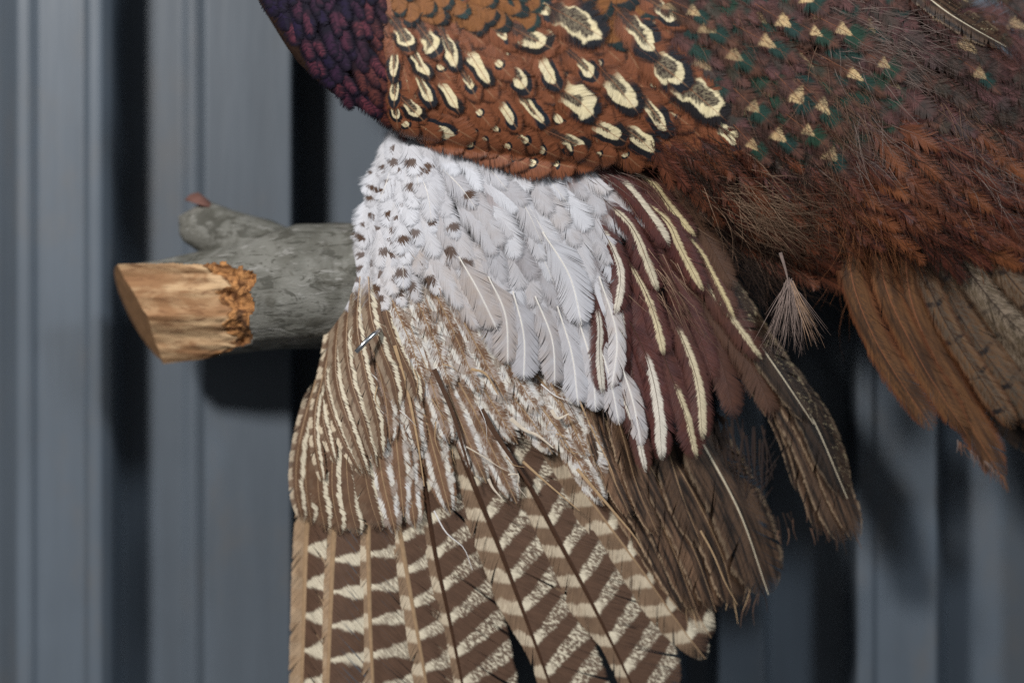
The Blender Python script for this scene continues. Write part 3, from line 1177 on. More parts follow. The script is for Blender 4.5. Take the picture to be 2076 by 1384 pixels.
# ------------------------------------------------------------------ barred coverts over the quills
BARC = [
    # lower layer, long, reaching the quills
    ([(800, 590), (850, 672), (905, 790), (965, 930)], 30, .1, .7), ([(775, 620), (828, 740), (860, 840), (896, 975)], 30, .0, .8), ([(752, 640), (787, 760), (800, 860), (815, 1010)], 28, .0, .6),
    ([(735, 690), (758, 830), (772, 950), (800, 1072)], 28, .0, .3), ([(840, 600), (900, 720), (965, 840), (1020, 960)], 32, .3, .8), ([(890, 620), (950, 735), (1000, 820), (1050, 900)], 30, .6, .9),
    ([(950, 690), (1025, 785), (1075, 850), (1120, 920)], 30, .8, .8), ([(1010, 730), (1085, 810), (1150, 900), (1225, 1025)], 30, 1., .6), ([(790, 760), (812, 870), (828, 970), (842, 1072)], 26, .0, .5),
    ([(1060, 730), (1120, 800), (1175, 880), (1225, 970)], 28, 1., .4), ([(1100, 740), (1130, 800), (1160, 860), (1190, 930)], 28, 1., .3),
    # upper layer, shorter, paler
    ([(770, 545), (800, 620), (830, 690), (862, 780)], 28, 1., .3), ([(815, 550), (850, 620), (885, 700), (915, 790)], 28, .9, .4), ([(860, 555), (905, 640), (940, 720), (975, 800)], 28, .6, .4),
    ([(905, 590), (950, 670), (990, 745), (1030, 820)], 28, .5, .5), ([(745, 560), (765, 640), (785, 710), (808, 790)], 24, 1., .2), ([(960, 640), (1010, 710), (1050, 770), (1095, 840)], 28, 1., .4),
    ([(740, 650), (765, 740), (782, 810), (792, 900)], 22, .2, .5), ([(830, 660), (862, 740), (885, 810), (912, 900)], 24, .3, .8), ([(790, 680), (815, 760), (832, 830), (850, 915)], 24, .1, .8),
]
for i, (pts, hw, sk, bb) in enumerate(BARC):
    if i < 5:
        e, q = pts[-1], pts[-2]
        g = (0.35, 0.5, 0.25, 0.1, 0.5)[i]
        pts = pts[:-1] + [(e[0] + (e[0] - q[0]) * g, e[1] + (e[1] - q[1]) * g)]
    l0 = (0.0058 + 0.0003 * (i % 4)) if i < 11 else 0.0078 + 0.0003 * (i % 4)
    feather('barred_covert', pts, hw, hw + 3, 'barcov', wing, surf_wing, lift=(l0, l0 + 0.0007), rows=40, cols=6, tip=0.72, basew=0.2,
            fray=0.08, clump=(6, 13), cup=0.12, roll=rng.uniform(-.05, .18), shear=1.7, shaft='tan', shaft_r=3.6 if i < 11 else 2.2,
            params=(sk, bb, 0, 0), ph=rng.random(), rag=0.04)

# ------------------------------------------------------------------ striped coverts along the leading edge
ST_LOW = [
    ([(640, 770), (608, 890), (600, 980), (614, 1058)], 16), ([(655, 770), (626, 880), (620, 980), (632, 1064)], 19),
    ([(672, 770), (650, 890), (645, 990), (660, 1078)], 22), ([(690, 780), (676, 900), (674, 1000), (690, 1084)], 22),
    ([(708, 790), (702, 910), (708, 1010), (726, 1086)], 24), ([(730, 800), (735, 920), (750, 1010), (772, 1076)], 26),
]
for i, (pts, w) in enumerate(ST_LOW):
    l0 = 0.0060 + 0.0004 * (len(ST_LOW) - i)
    feather('striped_covert', pts, w, w + 4, 'stripe', wing, surf_wing, lift=(l0, l0 + 0.001), rows=34, cols=6, tip=0.8, basew=0.15,
            fray=0.06, clump=(6, 14), cup=0.06, roll=0.06, shear=1.3, shaft='tan', shaft_r=1.5, params=(0.8, 0.7 if i < 1 else 0.05, 0.62, 0), ph=rng.random(), rag=0.02)
ST_UP = [
    ([(688, 590), (668, 700), (660, 780), (690, 880), (735, 965)], 15), ([(702, 575), (682, 690), (684, 780), (715, 880), (748, 970)], 17),
    ([(716, 565), (702, 680), (712, 770), (740, 860), (764, 950)], 17), ([(730, 560), (724, 660), (742, 760), (764, 850), (776, 930)], 18),
    ([(747, 560), (752, 640), (775, 710), (798, 770), (808, 830)], 20), ([(672, 690), (652, 780), (655, 850), (680, 940)], 14),
    ([(770, 560), (785, 640), (810, 710), (838, 770), (850, 820)], 22), ([(655, 760), (640, 830), (640, 900), (655, 980)], 13),
]
for i, (pts, w) in enumerate(ST_UP):
    l0 = 0.0084 + 0.0004 * (i % 5)
    feather('striped_covert', pts, w, w + 2, 'stripe', wing, surf_wing, lift=(l0, l0 + 0.001), rows=34, cols=6, tip=0.7, basew=0.15,
            fray=0.10, clump=(4, 10), cup=0.06, roll=0.05, shear=1.6, shaft='tan', shaft_r=1.1, params=(0.9 if i in (0, 5, 7) else 0.2, 1.0 if i in (0, 5, 7) else 0.3, 0.42, 0), ph=rng.random(), rag=0.03)

# ------------------------------------------------------------------ pale coverts
# guides: x, y, angle(deg, 90 = down), length, half width, spots, grey, tan, brown base
GW = [
    (790, 260, 104, 80, 22, 0.9, .0, .05, 0), (770, 350, 106, 84, 23, 0.9, .0, .1, 0), (745, 430, 106, 84, 23, 1.0, .0, .1, 0),
    (715, 520, 104, 88, 23, 1.0, .0, .2, 0), (700, 580, 100, 95, 22, .8, .05, .3, 0), (840, 290, 76, 95, 27, 0.6, .1, .1, 0),
    (820, 400, 84, 95, 27, 0.5, .1, .1, 0), (790, 480, 82, 95, 26, 1.0, .05, .15, 0), (800, 560, 75, 105, 26, 1.0, .1, .4, 0),
    (900, 340, 55, 110, 27, 0.15, .25, .1, 0), (880, 430, 62, 110, 27, 0.25, .3, .15, 0), (870, 520, 65, 120, 27, .6, .3, .5, 0),
    (980, 350, 48, 130, 32, 0.0, .3, .15, .4), (960, 450, 55, 130, 33, 0.0, .35, .2, .3), (950, 550, 62, 140, 34, 0, .6, .5, .2),
    (1080, 350, 45, 140, 32, 0.0, .3, .3, .8), (1070, 460, 58, 140, 34, 0.0, .35, .2, .6), (1040, 560, 75, 150, 36, 0, .6, .2, .4),
    (1030, 640, 84, 140, 34, 0, .75, .3, .3), (1180, 350, 45, 140, 30, 0, .35, .3, 1.0), (1170, 470, 62, 145, 32, 0, .3, .2, .8),
    (1140, 580, 78, 150, 34, 0, .5, .2, .5), (1120, 680, 86, 140, 34, 0, .6, .3, .4), (1200, 600, 80, 150, 28, 0, .4, .3, .8),
    (1210, 720, 84, 150, 26, 0, .5, .4, .6), (1260, 360, 48, 150, 26, 0, .3, .4, 1.0),
]
POLY_W = [(792, 258), (860, 290), (960, 310), (1080, 345), (1160, 348), (1225, 330), (1275, 360), (1260, 430), (1215, 520), (1212, 640),
          (1225, 720), (1190, 740), (1130, 690), (1060, 650), (985, 640), (930, 580), (870, 540), (820, 560), (745, 590), (682, 600), (705, 510), (735, 420), (765, 320)]


def sp_w(x, y):
    d = x - float(lead(y))
    return 21 + min(12, max(0, d - 60) * 0.09)


pw = scatter(POLY_W, sp_w, 9000)
pw.sort(key=lambda p: -p[1])
for (x, y) in pw[:290]:
    ang, L, hw, spo, gr, tn, bb = idw(GW, x, y)
    ang = R(ang + rng.gauss(0, 7))
    L *= rng.uniform(0.8, 1.35)
    hw *= rng.uniform(0.75, 1.15)
    bx, by = x - math.cos(ang) * L * 0.45, y - math.sin(ang) * L * 0.45
    small = hw < 26
    feather('pale_covert', bent(bx, by, ang, L, rng.gauss(0.12, 0.12)), hw, hw, 'white', wing, surf_wing,
            lift=(0.0088, 0.0094 + rng.uniform(0, .0003) if small else 0.0102 + rng.uniform(0, .0006)), rows=12 if small else 22, cols=4, tip=0.6, basew=0.3,
            fray=0.08 if small else 0.18, clump=(4, 8) if small else (3, 8), cup=0.05 if small else 0.15, roll=rng.gauss(0, 0.06), shear=1.8 if small else 3.4,
            shaft=None if small or rng.random() < .85 else 'white', shaft_r=1.1,
            params=(min(1, max(0, gr + rng.gauss(0, .2))), tn * rng.uniform(0.4, 1.4), bb * rng.choice((0, 0.4, 1)), 0),
            ph=rng.uniform(0.85, 1.0) if rng.random() < spo else 0.0, rag=0.05 if small else 0.08)

# the big grey lower row, one by one
LOWW = [([(930, 520), (970, 590), (1008, 668)], 34, .7, .6), ([(990, 560), (1025, 640), (1030, 740)], 34, .75, .5), ([(1040, 590), (1062, 680), (1062, 772)], 38, .7, .1),
        ([(1085, 600), (1120, 690), (1125, 782)], 30, .75, .35), ([(1130, 620), (1160, 720), (1172, 822)], 34, .55, .1), ([(1170, 640), (1200, 740), (1208, 835)], 28, .5, .25),
        ([(1030, 480), (1085, 560), (1110, 650)], 38, .45, .1), ([(1100, 470), (1155, 560), (1180, 660)], 38, .35, .1), ([(1160, 520), (1200, 610), (1206, 700)], 32, .35, .1),
        ([(1200, 660), (1235, 760), (1256, 862)], 26, .6, .3), ([(1215, 560), (1250, 680), (1240, 790)], 20, .35, .5), ([(1260, 740), (1285, 820), (1300, 905)], 20, .6, .5),
        ([(960, 420), (1020, 500), (1060, 590)], 36, .35, .1), ([(1060, 400), (1130, 470), (1175, 560)], 36, .3, .1), ([(1120, 370), (1190, 430), (1225, 520)], 32, .3, .1)]
for i, (pts, hw, gr, tn) in enumerate(LOWW):
    if i in (6, 8, 12, 13, 14):
        continue
    feather('pale_covert', pts, hw, hw, 'whitevane', wing, surf_wing, lift=(0.011, 0.0135 + (0.001 if i in (6, 7, 8, 12, 13, 14) else 0)), rows=34, cols=5, tip=0.72, basew=0.35,
            fray=0.12, clump=(4, 10), cup=0.3, roll=rng.gauss(0, 0.12), shear=2.6, shaft='white', shaft_r=1.6, params=(gr, tn, 0, 1), ph=0.0, rag=0.05)

# ------------------------------------------------------------------ maroon shoulder plumes with cream streaks
# pts, hw, streak half width, streak start, streak place across, browner, whiter
MAR = [
    ([(1190, 320), (1260, 370), (1318, 440), (1358, 502)], 26, .26, .55, .25, 0, .6), ([(1230, 330), (1318, 370), (1355, 418), (1410, 482)], 26, .24, .45, .1, 0.2, .1),
    ([(1250, 380), (1345, 440), (1378, 500), (1426, 592)], 28, .26, .45, 0.0, 0, .2), ([(1220, 400), (1280, 459), (1312, 530), (1334, 592)], 26, .30, .35, .0, 0, .5),
    ([(1270, 520), (1308, 591), (1330, 650), (1346, 722)], 28, .26, .30, .0, 0, .3), ([(1200, 430), (1240, 501), (1258, 560), (1246, 640)], 24, .30, .4, .1, 0, .8),
    ([(1330, 480), (1428, 574), (1500, 668), (1546, 732)], 30, .17, .45, .05, .3, .3), ([(1330, 420), (1410, 500), (1450, 570), (1490, 650)], 26, .16, .5, .1, .4, .1),
    ([(1235, 580), (1262, 640), (1256, 720), (1240, 790)], 26, .30, .45, -.1, 0, .9), ([(1270, 640), (1310, 720), (1334, 820), (1342, 935)], 30, .38, .50, 0.0, 0, .9),
    ([(1340, 600), (1385, 690), (1415, 780), (1424, 895)], 30, .28, .45, .1, .15, .4), ([(1330, 680), (1360, 760), (1390, 840), (1412, 932)], 28, .22, .62, .1, .1, .3),
    ([(1290, 560), (1320, 650), (1350, 740), (1370, 860)], 32, .0, .99, 0, 0, 0), ([(1250, 620), (1275, 720), (1290, 800), (1300, 890)], 30, .0, .99, 0, 0, 0),
    ([(1310, 620), (1350, 720), (1385, 800), (1400, 880)], 32, .0, .99, 0, .1, 0), ([(1300, 460), (1360, 560), (1410, 660), (1450, 780)], 34, .0, .99, 0, .1, 0),
    ([(1350, 540), (1420, 640), (1465, 740), (1490, 850)], 34, .0, .99, 0, .4, 0), ([(1240, 470), (1290, 560), (1310, 650), (1320, 760)], 34, .0, .99, 0, 0, 0),
    ([(1260, 350), (1340, 420), (1390, 500), (1440, 600)], 34, .0, .99, 0, .1, 0), ([(1290, 330), (1370, 390), (1430, 480), (1490, 590)], 30, .0, .99, 0, .7, 0),
    ([(1200, 480), (1230, 570), (1235, 660), (1228, 760)], 28, .0, .99, 0, 0, 0), ([(1400, 560), (1470, 660), (1530, 750), (1570, 850)], 34, .0, .99, 0, .6, 0),
    ([(1230, 700), (1262, 800), (1290, 870), (1310, 960)], 22, .25, .6, 0, .2, .9), ([(1195, 560), (1215, 650), (1215, 720), (1222, 800)], 22, .35, .5, 0, 0, .9),
]
for i, (pts, hw, w, st, pl, br, wh) in enumerate(MAR):
    plainf = w == 0
    z = 0.0075 if plainf else 0.0105
    if pts[0][1] < 400:
        z += 0.0018
    feather('shoulder_plume', pts, hw, hw, 'maroon', wing, surf_wing, lift=(z - .001, z + 0.0014 + 0.0001 * i), rows=30, cols=6, tip=0.7 if plainf else 0.8, basew=0.25,
            fray=0.08, clump=(6, 12), cup=0.3, roll=rng.gauss(0, 0.15), shear=1.8, shaft='dark', shaft_r=0.9,
            params=(w, pl, br, wh), ph=st - 0.22 if w else st, rag=0.07)

# ------------------------------------------------------------------ loose barbs and fluff on the wing
hairs('loose_barb', [[(1035, 848), (1065, 872), (1090, 882), (1122, 908)]], 'cream', wing, surf_wing, 4.2, 0.013)
hairs('loose_barb', [[(1118, 830), (1130, 848), (1154, 838)]], 'cream', wing, surf_wing, 4.0, 0.013)
hairs('loose_barb', [[(945, 905), (980, 925), (1010, 945), (1030, 955)]], 'cream', wing, surf_wing, 1.5, 0.012)
hairs('loose_barb', [[(1030, 962), (1052, 962), (1050, 985), (1068, 1008)]], 'cream', wing, surf_wing, 1.4, 0.012)
hairs('loose_barb', [[(990, 970), (1000, 990), (1018, 1010)]], 'cream', wing, surf_wing, 3.0, 0.011)
hairs('loose_barb', [[(880, 1035), (905, 1080), (940, 1110), (958, 1155)]], 'white', wing, surf_wing, 1.5, 0.010)
hairs('loose_barb', [[(955, 748), (985, 758), (1010, 800)]], 'tan', wing, surf_wing, 3.0, 0.013)
hairs('loose_barb', [[(1060, 935), (1110, 980), (1175, 1035)]], 'tan', wing, surf_wing, 2.6, 0.011)
hairs('loose_barb', [[(1170, 950), (1230, 1020), (1285, 1085), (1300, 1110)]], 'tan', wing, surf_wing, 3.4, 0.010)
hairs('loose_barb', [[(1170, 800), (1200, 870), (1235, 940), (1250, 985)]], 'tan', wing, surf_wing, 2.0, 0.013)
hairs('loose_barb', [[(1420, 1075), (1445, 1120), (1470, 1180), (1495, 1225)]], 'tan', wing, surf_right, 2.0, 0.011)
for k in range(26):
    x, y = rng.uniform(760, 1180), rng.uniform(640, 960)
    a = R(rng.uniform(20, 100))
    L = rng.uniform(25, 80)
    hairs('loose_barb', [bent(x, y, a, L, rng.gauss(0, .6))], rng.choice(('tan', 'white', 'tan', 'brown')), wing, surf_wing, rng.uniform(.7, 1.5), 0.0105)
for (x, y, a, L, c, m) in [(860, 600, 70, 90, 24, 'pale'), (880, 640, 90, 70, 16, 'pale'), (900, 520, 60, 100, 60, 'white'), (1000, 400, 45, 110, 70, 'white'), (1100, 560, 70, 120, 70, 'white'),
                           (1160, 640, 82, 130, 60, 'white'), (1220, 380, 50, 120, 70, 'white'), (1240, 820, 85, 60, 50, 'grey'), (1180, 430, 55, 120, 60, 'white'), (1050, 500, 60, 110, 60, 'white'),
                           (1345, 560, 55, 110, 70, 'pale'), (1380, 600, 60, 130, 60, 'brown'), (1250, 330, 30, 150, 60, 'grey'),
                           (1300, 370, 48, 150, 60, 'brown'), (1190, 350, 45, 110, 60, 'white'), (1080, 360, 45, 110, 50, 'white')]:
    if m == 'white':
        continue
    tuft('wing_fluff', (x, y), (math.cos(R(a)), math.sin(R(a))), L * .8, 0.16, c // 3 if m == 'white' else c // 2, m, wing, surf_wing, (0.0115, 0.0135), 0.6, 0.12, 26, 0, .06)
hairs('quill', [[(880, 748), (915, 830), (938, 905), (962, 985)]], 'quill', wing, surf_wing, 5.0, 0.0098)
hairs('quill', [[(975, 830), (1005, 880), (1035, 925), (1075, 985)]], 'quill', wing, surf_wing, 6.5, 0.0098)
hairs('quill', [[(800, 700), (828, 800), (846, 890), (860, 985)]], 'tan', wing, surf_wing, 3.6, 0.0098)
# split dark barbs over the gap at the right
for k in range(26):
    t = rng.random()
    x, y = 1425 + 130 * t, 840 + 40 * t + rng.uniform(-20, 20)
    hairs('split_barb', [bent(x, y, R(rng.uniform(70, 95)), rng.uniform(60, 150), rng.gauss(-.1, .2))], rng.choice(('black', 'dark', 'black')), wing, surf_right, rng.uniform(1.2, 3.5), 0.006)
for k in range(14):
    x, y = 1430 + rng.uniform(0, 30), 900 + k * 9
    hairs('split_barb', [[(x, y), (x + 50, y + 26), (x + 95, y + 12), (x + 120, y - 22)]], rng.choice(('black', 'dark')), wing, surf_right, rng.uniform(1.0, 2.6), 0.004)
for k in range(40):
    x, y = rng.uniform(1380, 1540), rng.uniform(1170, 1215)
    hairs('split_barb', [bent(x, y, R(rng.uniform(55, 110)), rng.uniform(25, 70), rng.gauss(0, .4))], rng.choice(('brown', 'dark', 'tan')), wing, surf_right, rng.uniform(.8, 1.8), 0.005)
for k in range(34):
    x, y = rng.uniform(1560, 1730), rng.uniform(1030, 1075)
    hairs('split_barb', [bent(x, y, R(rng.uniform(60, 100)), rng.uniform(25, 60), rng.gauss(0, .3))], rng.choice(('brown', 'dark', 'dark')), wing, surf_right, rng.uniform(.8, 1.8), 0.008)

# ------------------------------------------------------------------ body plumage
# flow: x, y, angle, length, half width
GB = [(800, 60, 95, 100, 22), (800, 200, 92, 100, 22), (840, 120, 72, 105, 26), (850, 230, 50, 105, 28), (900, 30, 18, 110, 30), (1000, 20, 22, 120, 34), (930, 120, 58, 120, 30),
      (960, 200, 55, 115, 32), (1000, 270, 42, 115, 34), (1080, 80, 28, 130, 40), (1060, 180, 55, 120, 32), (1100, 280, 40, 110, 34), (1180, 40, 32, 150, 44), (1170, 170, 42, 130, 38),
      (1180, 280, 30, 110, 34), (1280, 80, 38, 150, 42), (1260, 190, 48, 140, 38), (1290, 290, 35, 130, 32), (1360, 150, 38, 150, 42), (1430, 210, 42, 170, 44), (1480, 270, 40, 150, 40)]
# eyes: x, y, angle, radius mm, hollow, aspect, feather half width px
EYES = [
    (816, 80, 60, 4.5, .55, .9, 24), (871, 88, 55, 5.0, .50, .9, 26), (913, 105, 68, 3.6, .0, 1.9, 26), (853, 130, 58, 3.0, .0, 2.0, 24), (973, 140, 58, 3.6, .0, 2.1, 30), (858, 185, 62, 2.8, .0, 2.3, 26),
    (911, 198, 58, 2.8, .0, 2.1, 28), (948, 170, 60, 2.6, .0, 1.2, 26), (836, 223, 45, 3.4, .0, 1.2, 24), (798, 133, 92, 2.4, .0, 2.2, 18), (800, 185, 92, 2.4, .0, 1.9, 18), (800, 230, 80, 2.4, .0, 1.0, 18),
    (888, 267, 12, 4.4, .0, 1.7, 34), (1016, 72, 30, 2.6, .0, 1.0, 34), (1028, 233, 55, 2.8, .0, 1.5, 30), (1051, 163, 50, 4.0, .35, 1.1, 30), (971, 228, 50, 1.6, .0, .8, 28), (960, 270, 30, 2.0, .0, .7, 30),
    (1113, 146, 58, 3.8, .0, 1.5, 32), (1186, 143, 45, 3.2, .0, 1.3, 32), (1173, 214, 38, 7.2, .25, 1.25, 42), (1262, 192, 50, 5.6, .30, 1.7, 38), (1086, 81, 28, 5.2, .45, 1.0, 38), (1180, 52, 30, 9.0, .62, 1.35, 52),
    (1302, 78, 48, 5.4, .45, 1.7, 44), (1357, 148, 38, 7.4, .55, 1.1, 46), (1424, 204, 40, 9.0, .62, 1.35, 50), (1477, 270, 35, 4.6, .35, 1.1, 40), (1081, 225, 50, 3.0, .0, 2.4, 32), (1235, 267, 32, 4.4, .25, 1.2, 34),
    (1162, 291, 25, 4.2, .0, 1.1, 34), (1299, 291, 38, 4.8, .35, 1.5, 34), (1332, 237, 52, 4.0, .5, 1.8, 34), (1059, 286, 30, 2.4, .0, .9, 34), (1113, 312, 20, 2.4, .0, .8, 36), (1353, 24, 35, 4.0, .0, 1.2, 34),
    (1000, 310, 28, 1.8, .0, .6, 34), (1060, 325, 20, 1.8, .0, .6, 36), (1200, 318, 15, 2.0, .0, .7, 34), (1100, 20, 25, 4.0, .4, 1.0, 40), (1010, 130, 45, 2.0, .0, .8, 30),
]
SLIP = 0.0075     # how far feathers stand off the body


def body_feather(name, x, y, ang, L, hw, mat, at, **kw):
    bx, by = x - math.cos(ang) * L * at, y - math.sin(ang) * L * at
    args = dict(lift=(0.0005, 0.0052), rows=16, cols=5, tip=0.58, basew=0.3, fray=0.05, clump=(5, 12), cup=0.04, roll=rng.gauss(0, .02), shear=1.2, shaft='rufous', shaft_r=0.8, rag=0.025)
    args.update(kw)
    return feather(name, bent(bx, by, ang, L, rng.gauss(0.08, 0.08)), hw, hw, mat, body, surf_body, **args)


# plain fillers first (they lie under)
POLY_F = [(790, -20), (1360, -20), (1420, 90), (1500, 250), (1460, 320), (1330, 330), (1230, 322), (1090, 335), (960, 300), (860, 275), (795, 245)]
for (x, y) in scatter(POLY_F, 33, 5000):
    ang, L, hw = idw(GB, x, y)
    up = y < 40 + max(0, (x - 900)) * 0.10 and x > 800 and x < 1330
    if up:
        body_feather('back_feather', x, y, R(ang + rng.gauss(0, 6)), L * .9, hw * .85, 'scallop', 0.7, ph=rng.uniform(.70, .86), params=(rng.choice((0, 0, 1)), 0, 0, 0), shaft='rufous', shaft_r=.8,
                     lift=(0.0004, 0.0020 + rng.uniform(0, .0004)))
    else:
        small = rng.random() < 0.4
        body_feather('flank_feather', x, y, R(ang + rng.gauss(0, 7)), L, hw, 'eye', 0.7, ph=0.62, params=(rng.uniform(1.4, 2.4) if small else 0.3, 0, rng.uniform(.7, 1.6), 0),
                     lift=(0.0004, 0.0016 + rng.uniform(0, .0004)), fray=.08)
for (x, y, a, r, hol, asp, hw) in EYES:
    L = idw(GB, x, y)[1]
    at = 0.60
    body_feather('eyed_feather', x, y, R(a), L, hw, 'eye', at, ph=at + 0.02, params=(r * (0.95 if r < 5 else 1.0), (hol * 1.1 if hol else (0.0 if r > 4.3 or r < 2.2 else rng.choice((0, .45, .5)))), asp * (1.25 if r < 5 else 1.0), 0), rows=22, cols=7, lift=(0.0004 + 0.00030 * r, 0.0022 + 0.00018 * r + rng.uniform(0, .0003)))
# orange scalloped back rows at the top
for (x, y) in scatter([(800, -30), (1130, -30), (1060, 60), (960, 50), (880, 42), (806, 30)], 30, 1500):
    ang, L, hw = idw(GB, x, y)
    body_feather('back_feather', x, y, R(ang + rng.gauss(0, 9)), L * rng.uniform(.7, 1.1), hw * rng.uniform(.65, .95), 'scallop', 0.7, ph=rng.uniform(.72, .86), params=(0, 0, 0, 0), shaft='rufous', shaft_r=.7, lift=(0.0010, 0.0030))
# rufous skirt over the wing root: these hang clear of the body, in front of the white coverts
def surf_skirt(px, py):
    return np.minimum(surf_body(px, py), surf_wing(px, py) - 0.0125)


for (x, y, a, hw, L) in [(830, 262, 40, 26, 90), (872, 272, 25, 32, 100), (920, 288, 22, 36, 110), (965, 298, 26, 34, 105), (1010, 316, 24, 36, 110), (1050, 326, 22, 34, 105), (1092, 336, 14, 38, 110), (1140, 334, 8, 36, 110),
                         (1190, 326, 4, 34, 105), (1225, 316, 6, 30, 100), (990, 296, 28, 34, 105), (1040, 306, 26, 34, 105), (1110, 312, 18, 36, 105), (1165, 308, 12, 34, 105), (940, 272, 30, 32, 100)]:
    aa = R(a + rng.gauss(4, 4))
    bx, by = x - math.cos(aa) * L * .72, y - math.sin(aa) * L * .72
    feather('flank_feather', bent(bx, by, aa, L, rng.gauss(0.06, 0.06)), hw, hw, 'eye', body, surf_skirt, lift=(0.0006, 0.0036 if y > 300 else 0.0042), rows=18, cols=5, tip=.55, basew=.3, fray=.05, clump=(5, 12), cup=.15,
            shear=.9, shaft='rufous', shaft_r=.7, params=(rng.choice((.3, 1.4, 1.9, 2.2)), 0, .8, 0), ph=.60, rag=.02)

# rump: brown and green with cream arrows
POLY_R = [(1340, -30), (1800, -30), (1850, 120), (1800, 240), (1760, 340), (1660, 360), (1560, 330), (1490, 260), (1430, 140), (1370, 70)]
ARR = [(1553, 86, 1), (1600, 42, 1), (1650, 67, 1), (1708, 72, .9), (1639, 8, 1), (1752, 42, .8), (1733, 155, 1), (1791, 133, .9), (1611, 205, 1), (1675, 216, .9), (1578, 275, .9), (1644, 275, .8),
       (1680, 325, .7), (1636, 103, .6), (1520, 40, .8), (1440, 60, .7), (1500, 120, .5), (1400, 20, .9), (1530, 210, .6), (1520, 300, .7), (1983, 150, .7), (1866, 178, .6)]


def rump_angle(x, y):
    return R(34 + 10 * (y / 350.0) + rng.gauss(0, 6))


for (x, y) in scatter(POLY_R, 30, 5000):
    if any((x - a) ** 2 + (y - b) ** 2 < 24 ** 2 for a, b, _ in ARR):
        continue
    body_feather('rump_feather', x, y, rump_angle(x, y), rng.uniform(130, 185), rng.uniform(24, 34), 'rump', 0.58, ph=0.56, tip=.35,
                 params=(rng.choice((1, 1, 0.5)), rng.random(), rng.choice((0, 0, .4)), 0), rows=24, fray=0.25, clump=(2, 6), rag=.10, lift=(0.0004, 0.0040 + rng.uniform(0, .001)), shaft='black', shaft_r=.7, shear=1.2)
for (x, y, s) in ARR:
    x, y = x + rng.gauss(0, 5), y + rng.gauss(0, 5)
    if rng.random() < .15:
        continue
    body_feather('rump_feather', x, y, rump_angle(x, y), rng.uniform(110, 170), rng.uniform(20, 34), 'rump', 0.52, ph=0.58, tip=.45, params=(1, rng.random() * .5, s * rng.uniform(.6, 1), 0), rows=24, cols=6, fray=0.2, clump=(2, 6), rag=.08,
                 lift=(0.0040, 0.0066), shaft='rufous', shaft_r=.7, shear=1.3)

# neck and breast: dark violet scales, copper towards the fold
POLY_N = [(530, -40), (795, -40), (802, 252), (778, 246), (712, 214), (648, 146), (585, 60)]
for (x, y) in scatter(POLY_N, 23, 6000):
    ang = R(72 + (790 - x) * 0.05 - (y / 250.0) * 22 + rng.gauss(0, 8))
    cop = min(1, max(0, (x - 690) / 100.0 + (y - 120) / 260.0))
    pk = min(1, max(0, rng.gauss(.15 + .35 * cop + max(0, y - 60) / 400, .35)))
    feather('neck_feather', bent(x - math.cos(ang) * 40, y - math.sin(ang) * 40, ang, rng.uniform(60, 95), rng.gauss(0, .1)), rng.uniform(15, 24), rng.uniform(15, 24), 'neck', body, surf_body, lift=(0.0006, 0.0018), rows=12, cols=5,
            tip=.55, fray=.1, clump=(2, 5), cup=.25, shear=.8, shaft=None, params=(pk, cop * rng.uniform(.2, 1.0) if rng.random() < .75 else 0, 0, 0), rag=.04)

# lower flank: long hairy brown plumes
for (x, y) in scatter([(1330, 320), (1500, 290), (1680, 350), (1790, 400), (1740, 520), (1660, 560), (1540, 520), (1440, 440)], 36, 2500):
    a = R(42 + rng.gauss(0, 9))
    body_feather('flank_plume', x, y, a, rng.uniform(120, 170), rng.uniform(20, 30), 'silk', 0.55, params=(rng.random() * .6, 0, 0, 0), rows=22, fray=.9, clump=(1, 2), rag=.15, shaft='black', shaft_r=.7,
                 lift=(0.0004, 0.0060), shear=1.6)
# long silky plumes that fall over the tail
for (x, y) in scatter([(1700, 330), (1850, 250), (2110, 260), (2130, 520), (2000, 520), (1860, 500), (1740, 470)], 36, 2500):
    a = R(38 - (x - 1750) * 0.03 + rng.gauss(0, 9))
    body_feather('tail_covert_plume', x, y, a, rng.uniform(150, 230), rng.uniform(24, 36), 'silk', 0.5, params=(rng.random() ** 1.5, 0, 0, 0), rows=26, fray=.85, clump=(1, 3), rag=.12, shaft='rufous', shaft_r=.7,
                 lift=(0.0008, 0.0075), shear=1.8)
for (x, y) in scatter([(1760, -30), (2110, -30), (2110, 300), (1850, 240), (1800, 120)], 46, 1500):
    a = R(32 + rng.gauss(0, 9))
    body_feather('rump_feather', x, y, a, rng.uniform(140, 200), rng.uniform(28, 38), 'rump', 0.55, ph=rng.uniform(.6, .9), params=(.4, rng.random(), rng.choice((0, 0, .5)), 0), rows=24, fray=.8, clump=(1, 3), rag=.12,
                 shaft='black', shaft_r=.9, lift=(0.0004, 0.0060), shear=1.4)
# olive feather with a pale shaft at the upper right
feather('rump_feather', [(1790, -80), (1900, 10), (1960, 50), (2040, 95)], 26, 30, 'tertial', body, surf_body, lift=(.004, .008), rows=30, cols=5, tip=.7, fray=.3, clump=(2, 6), cup=.2, shaft='cream', shaft_r=2.2, params=(.7, .6, .9, 0))

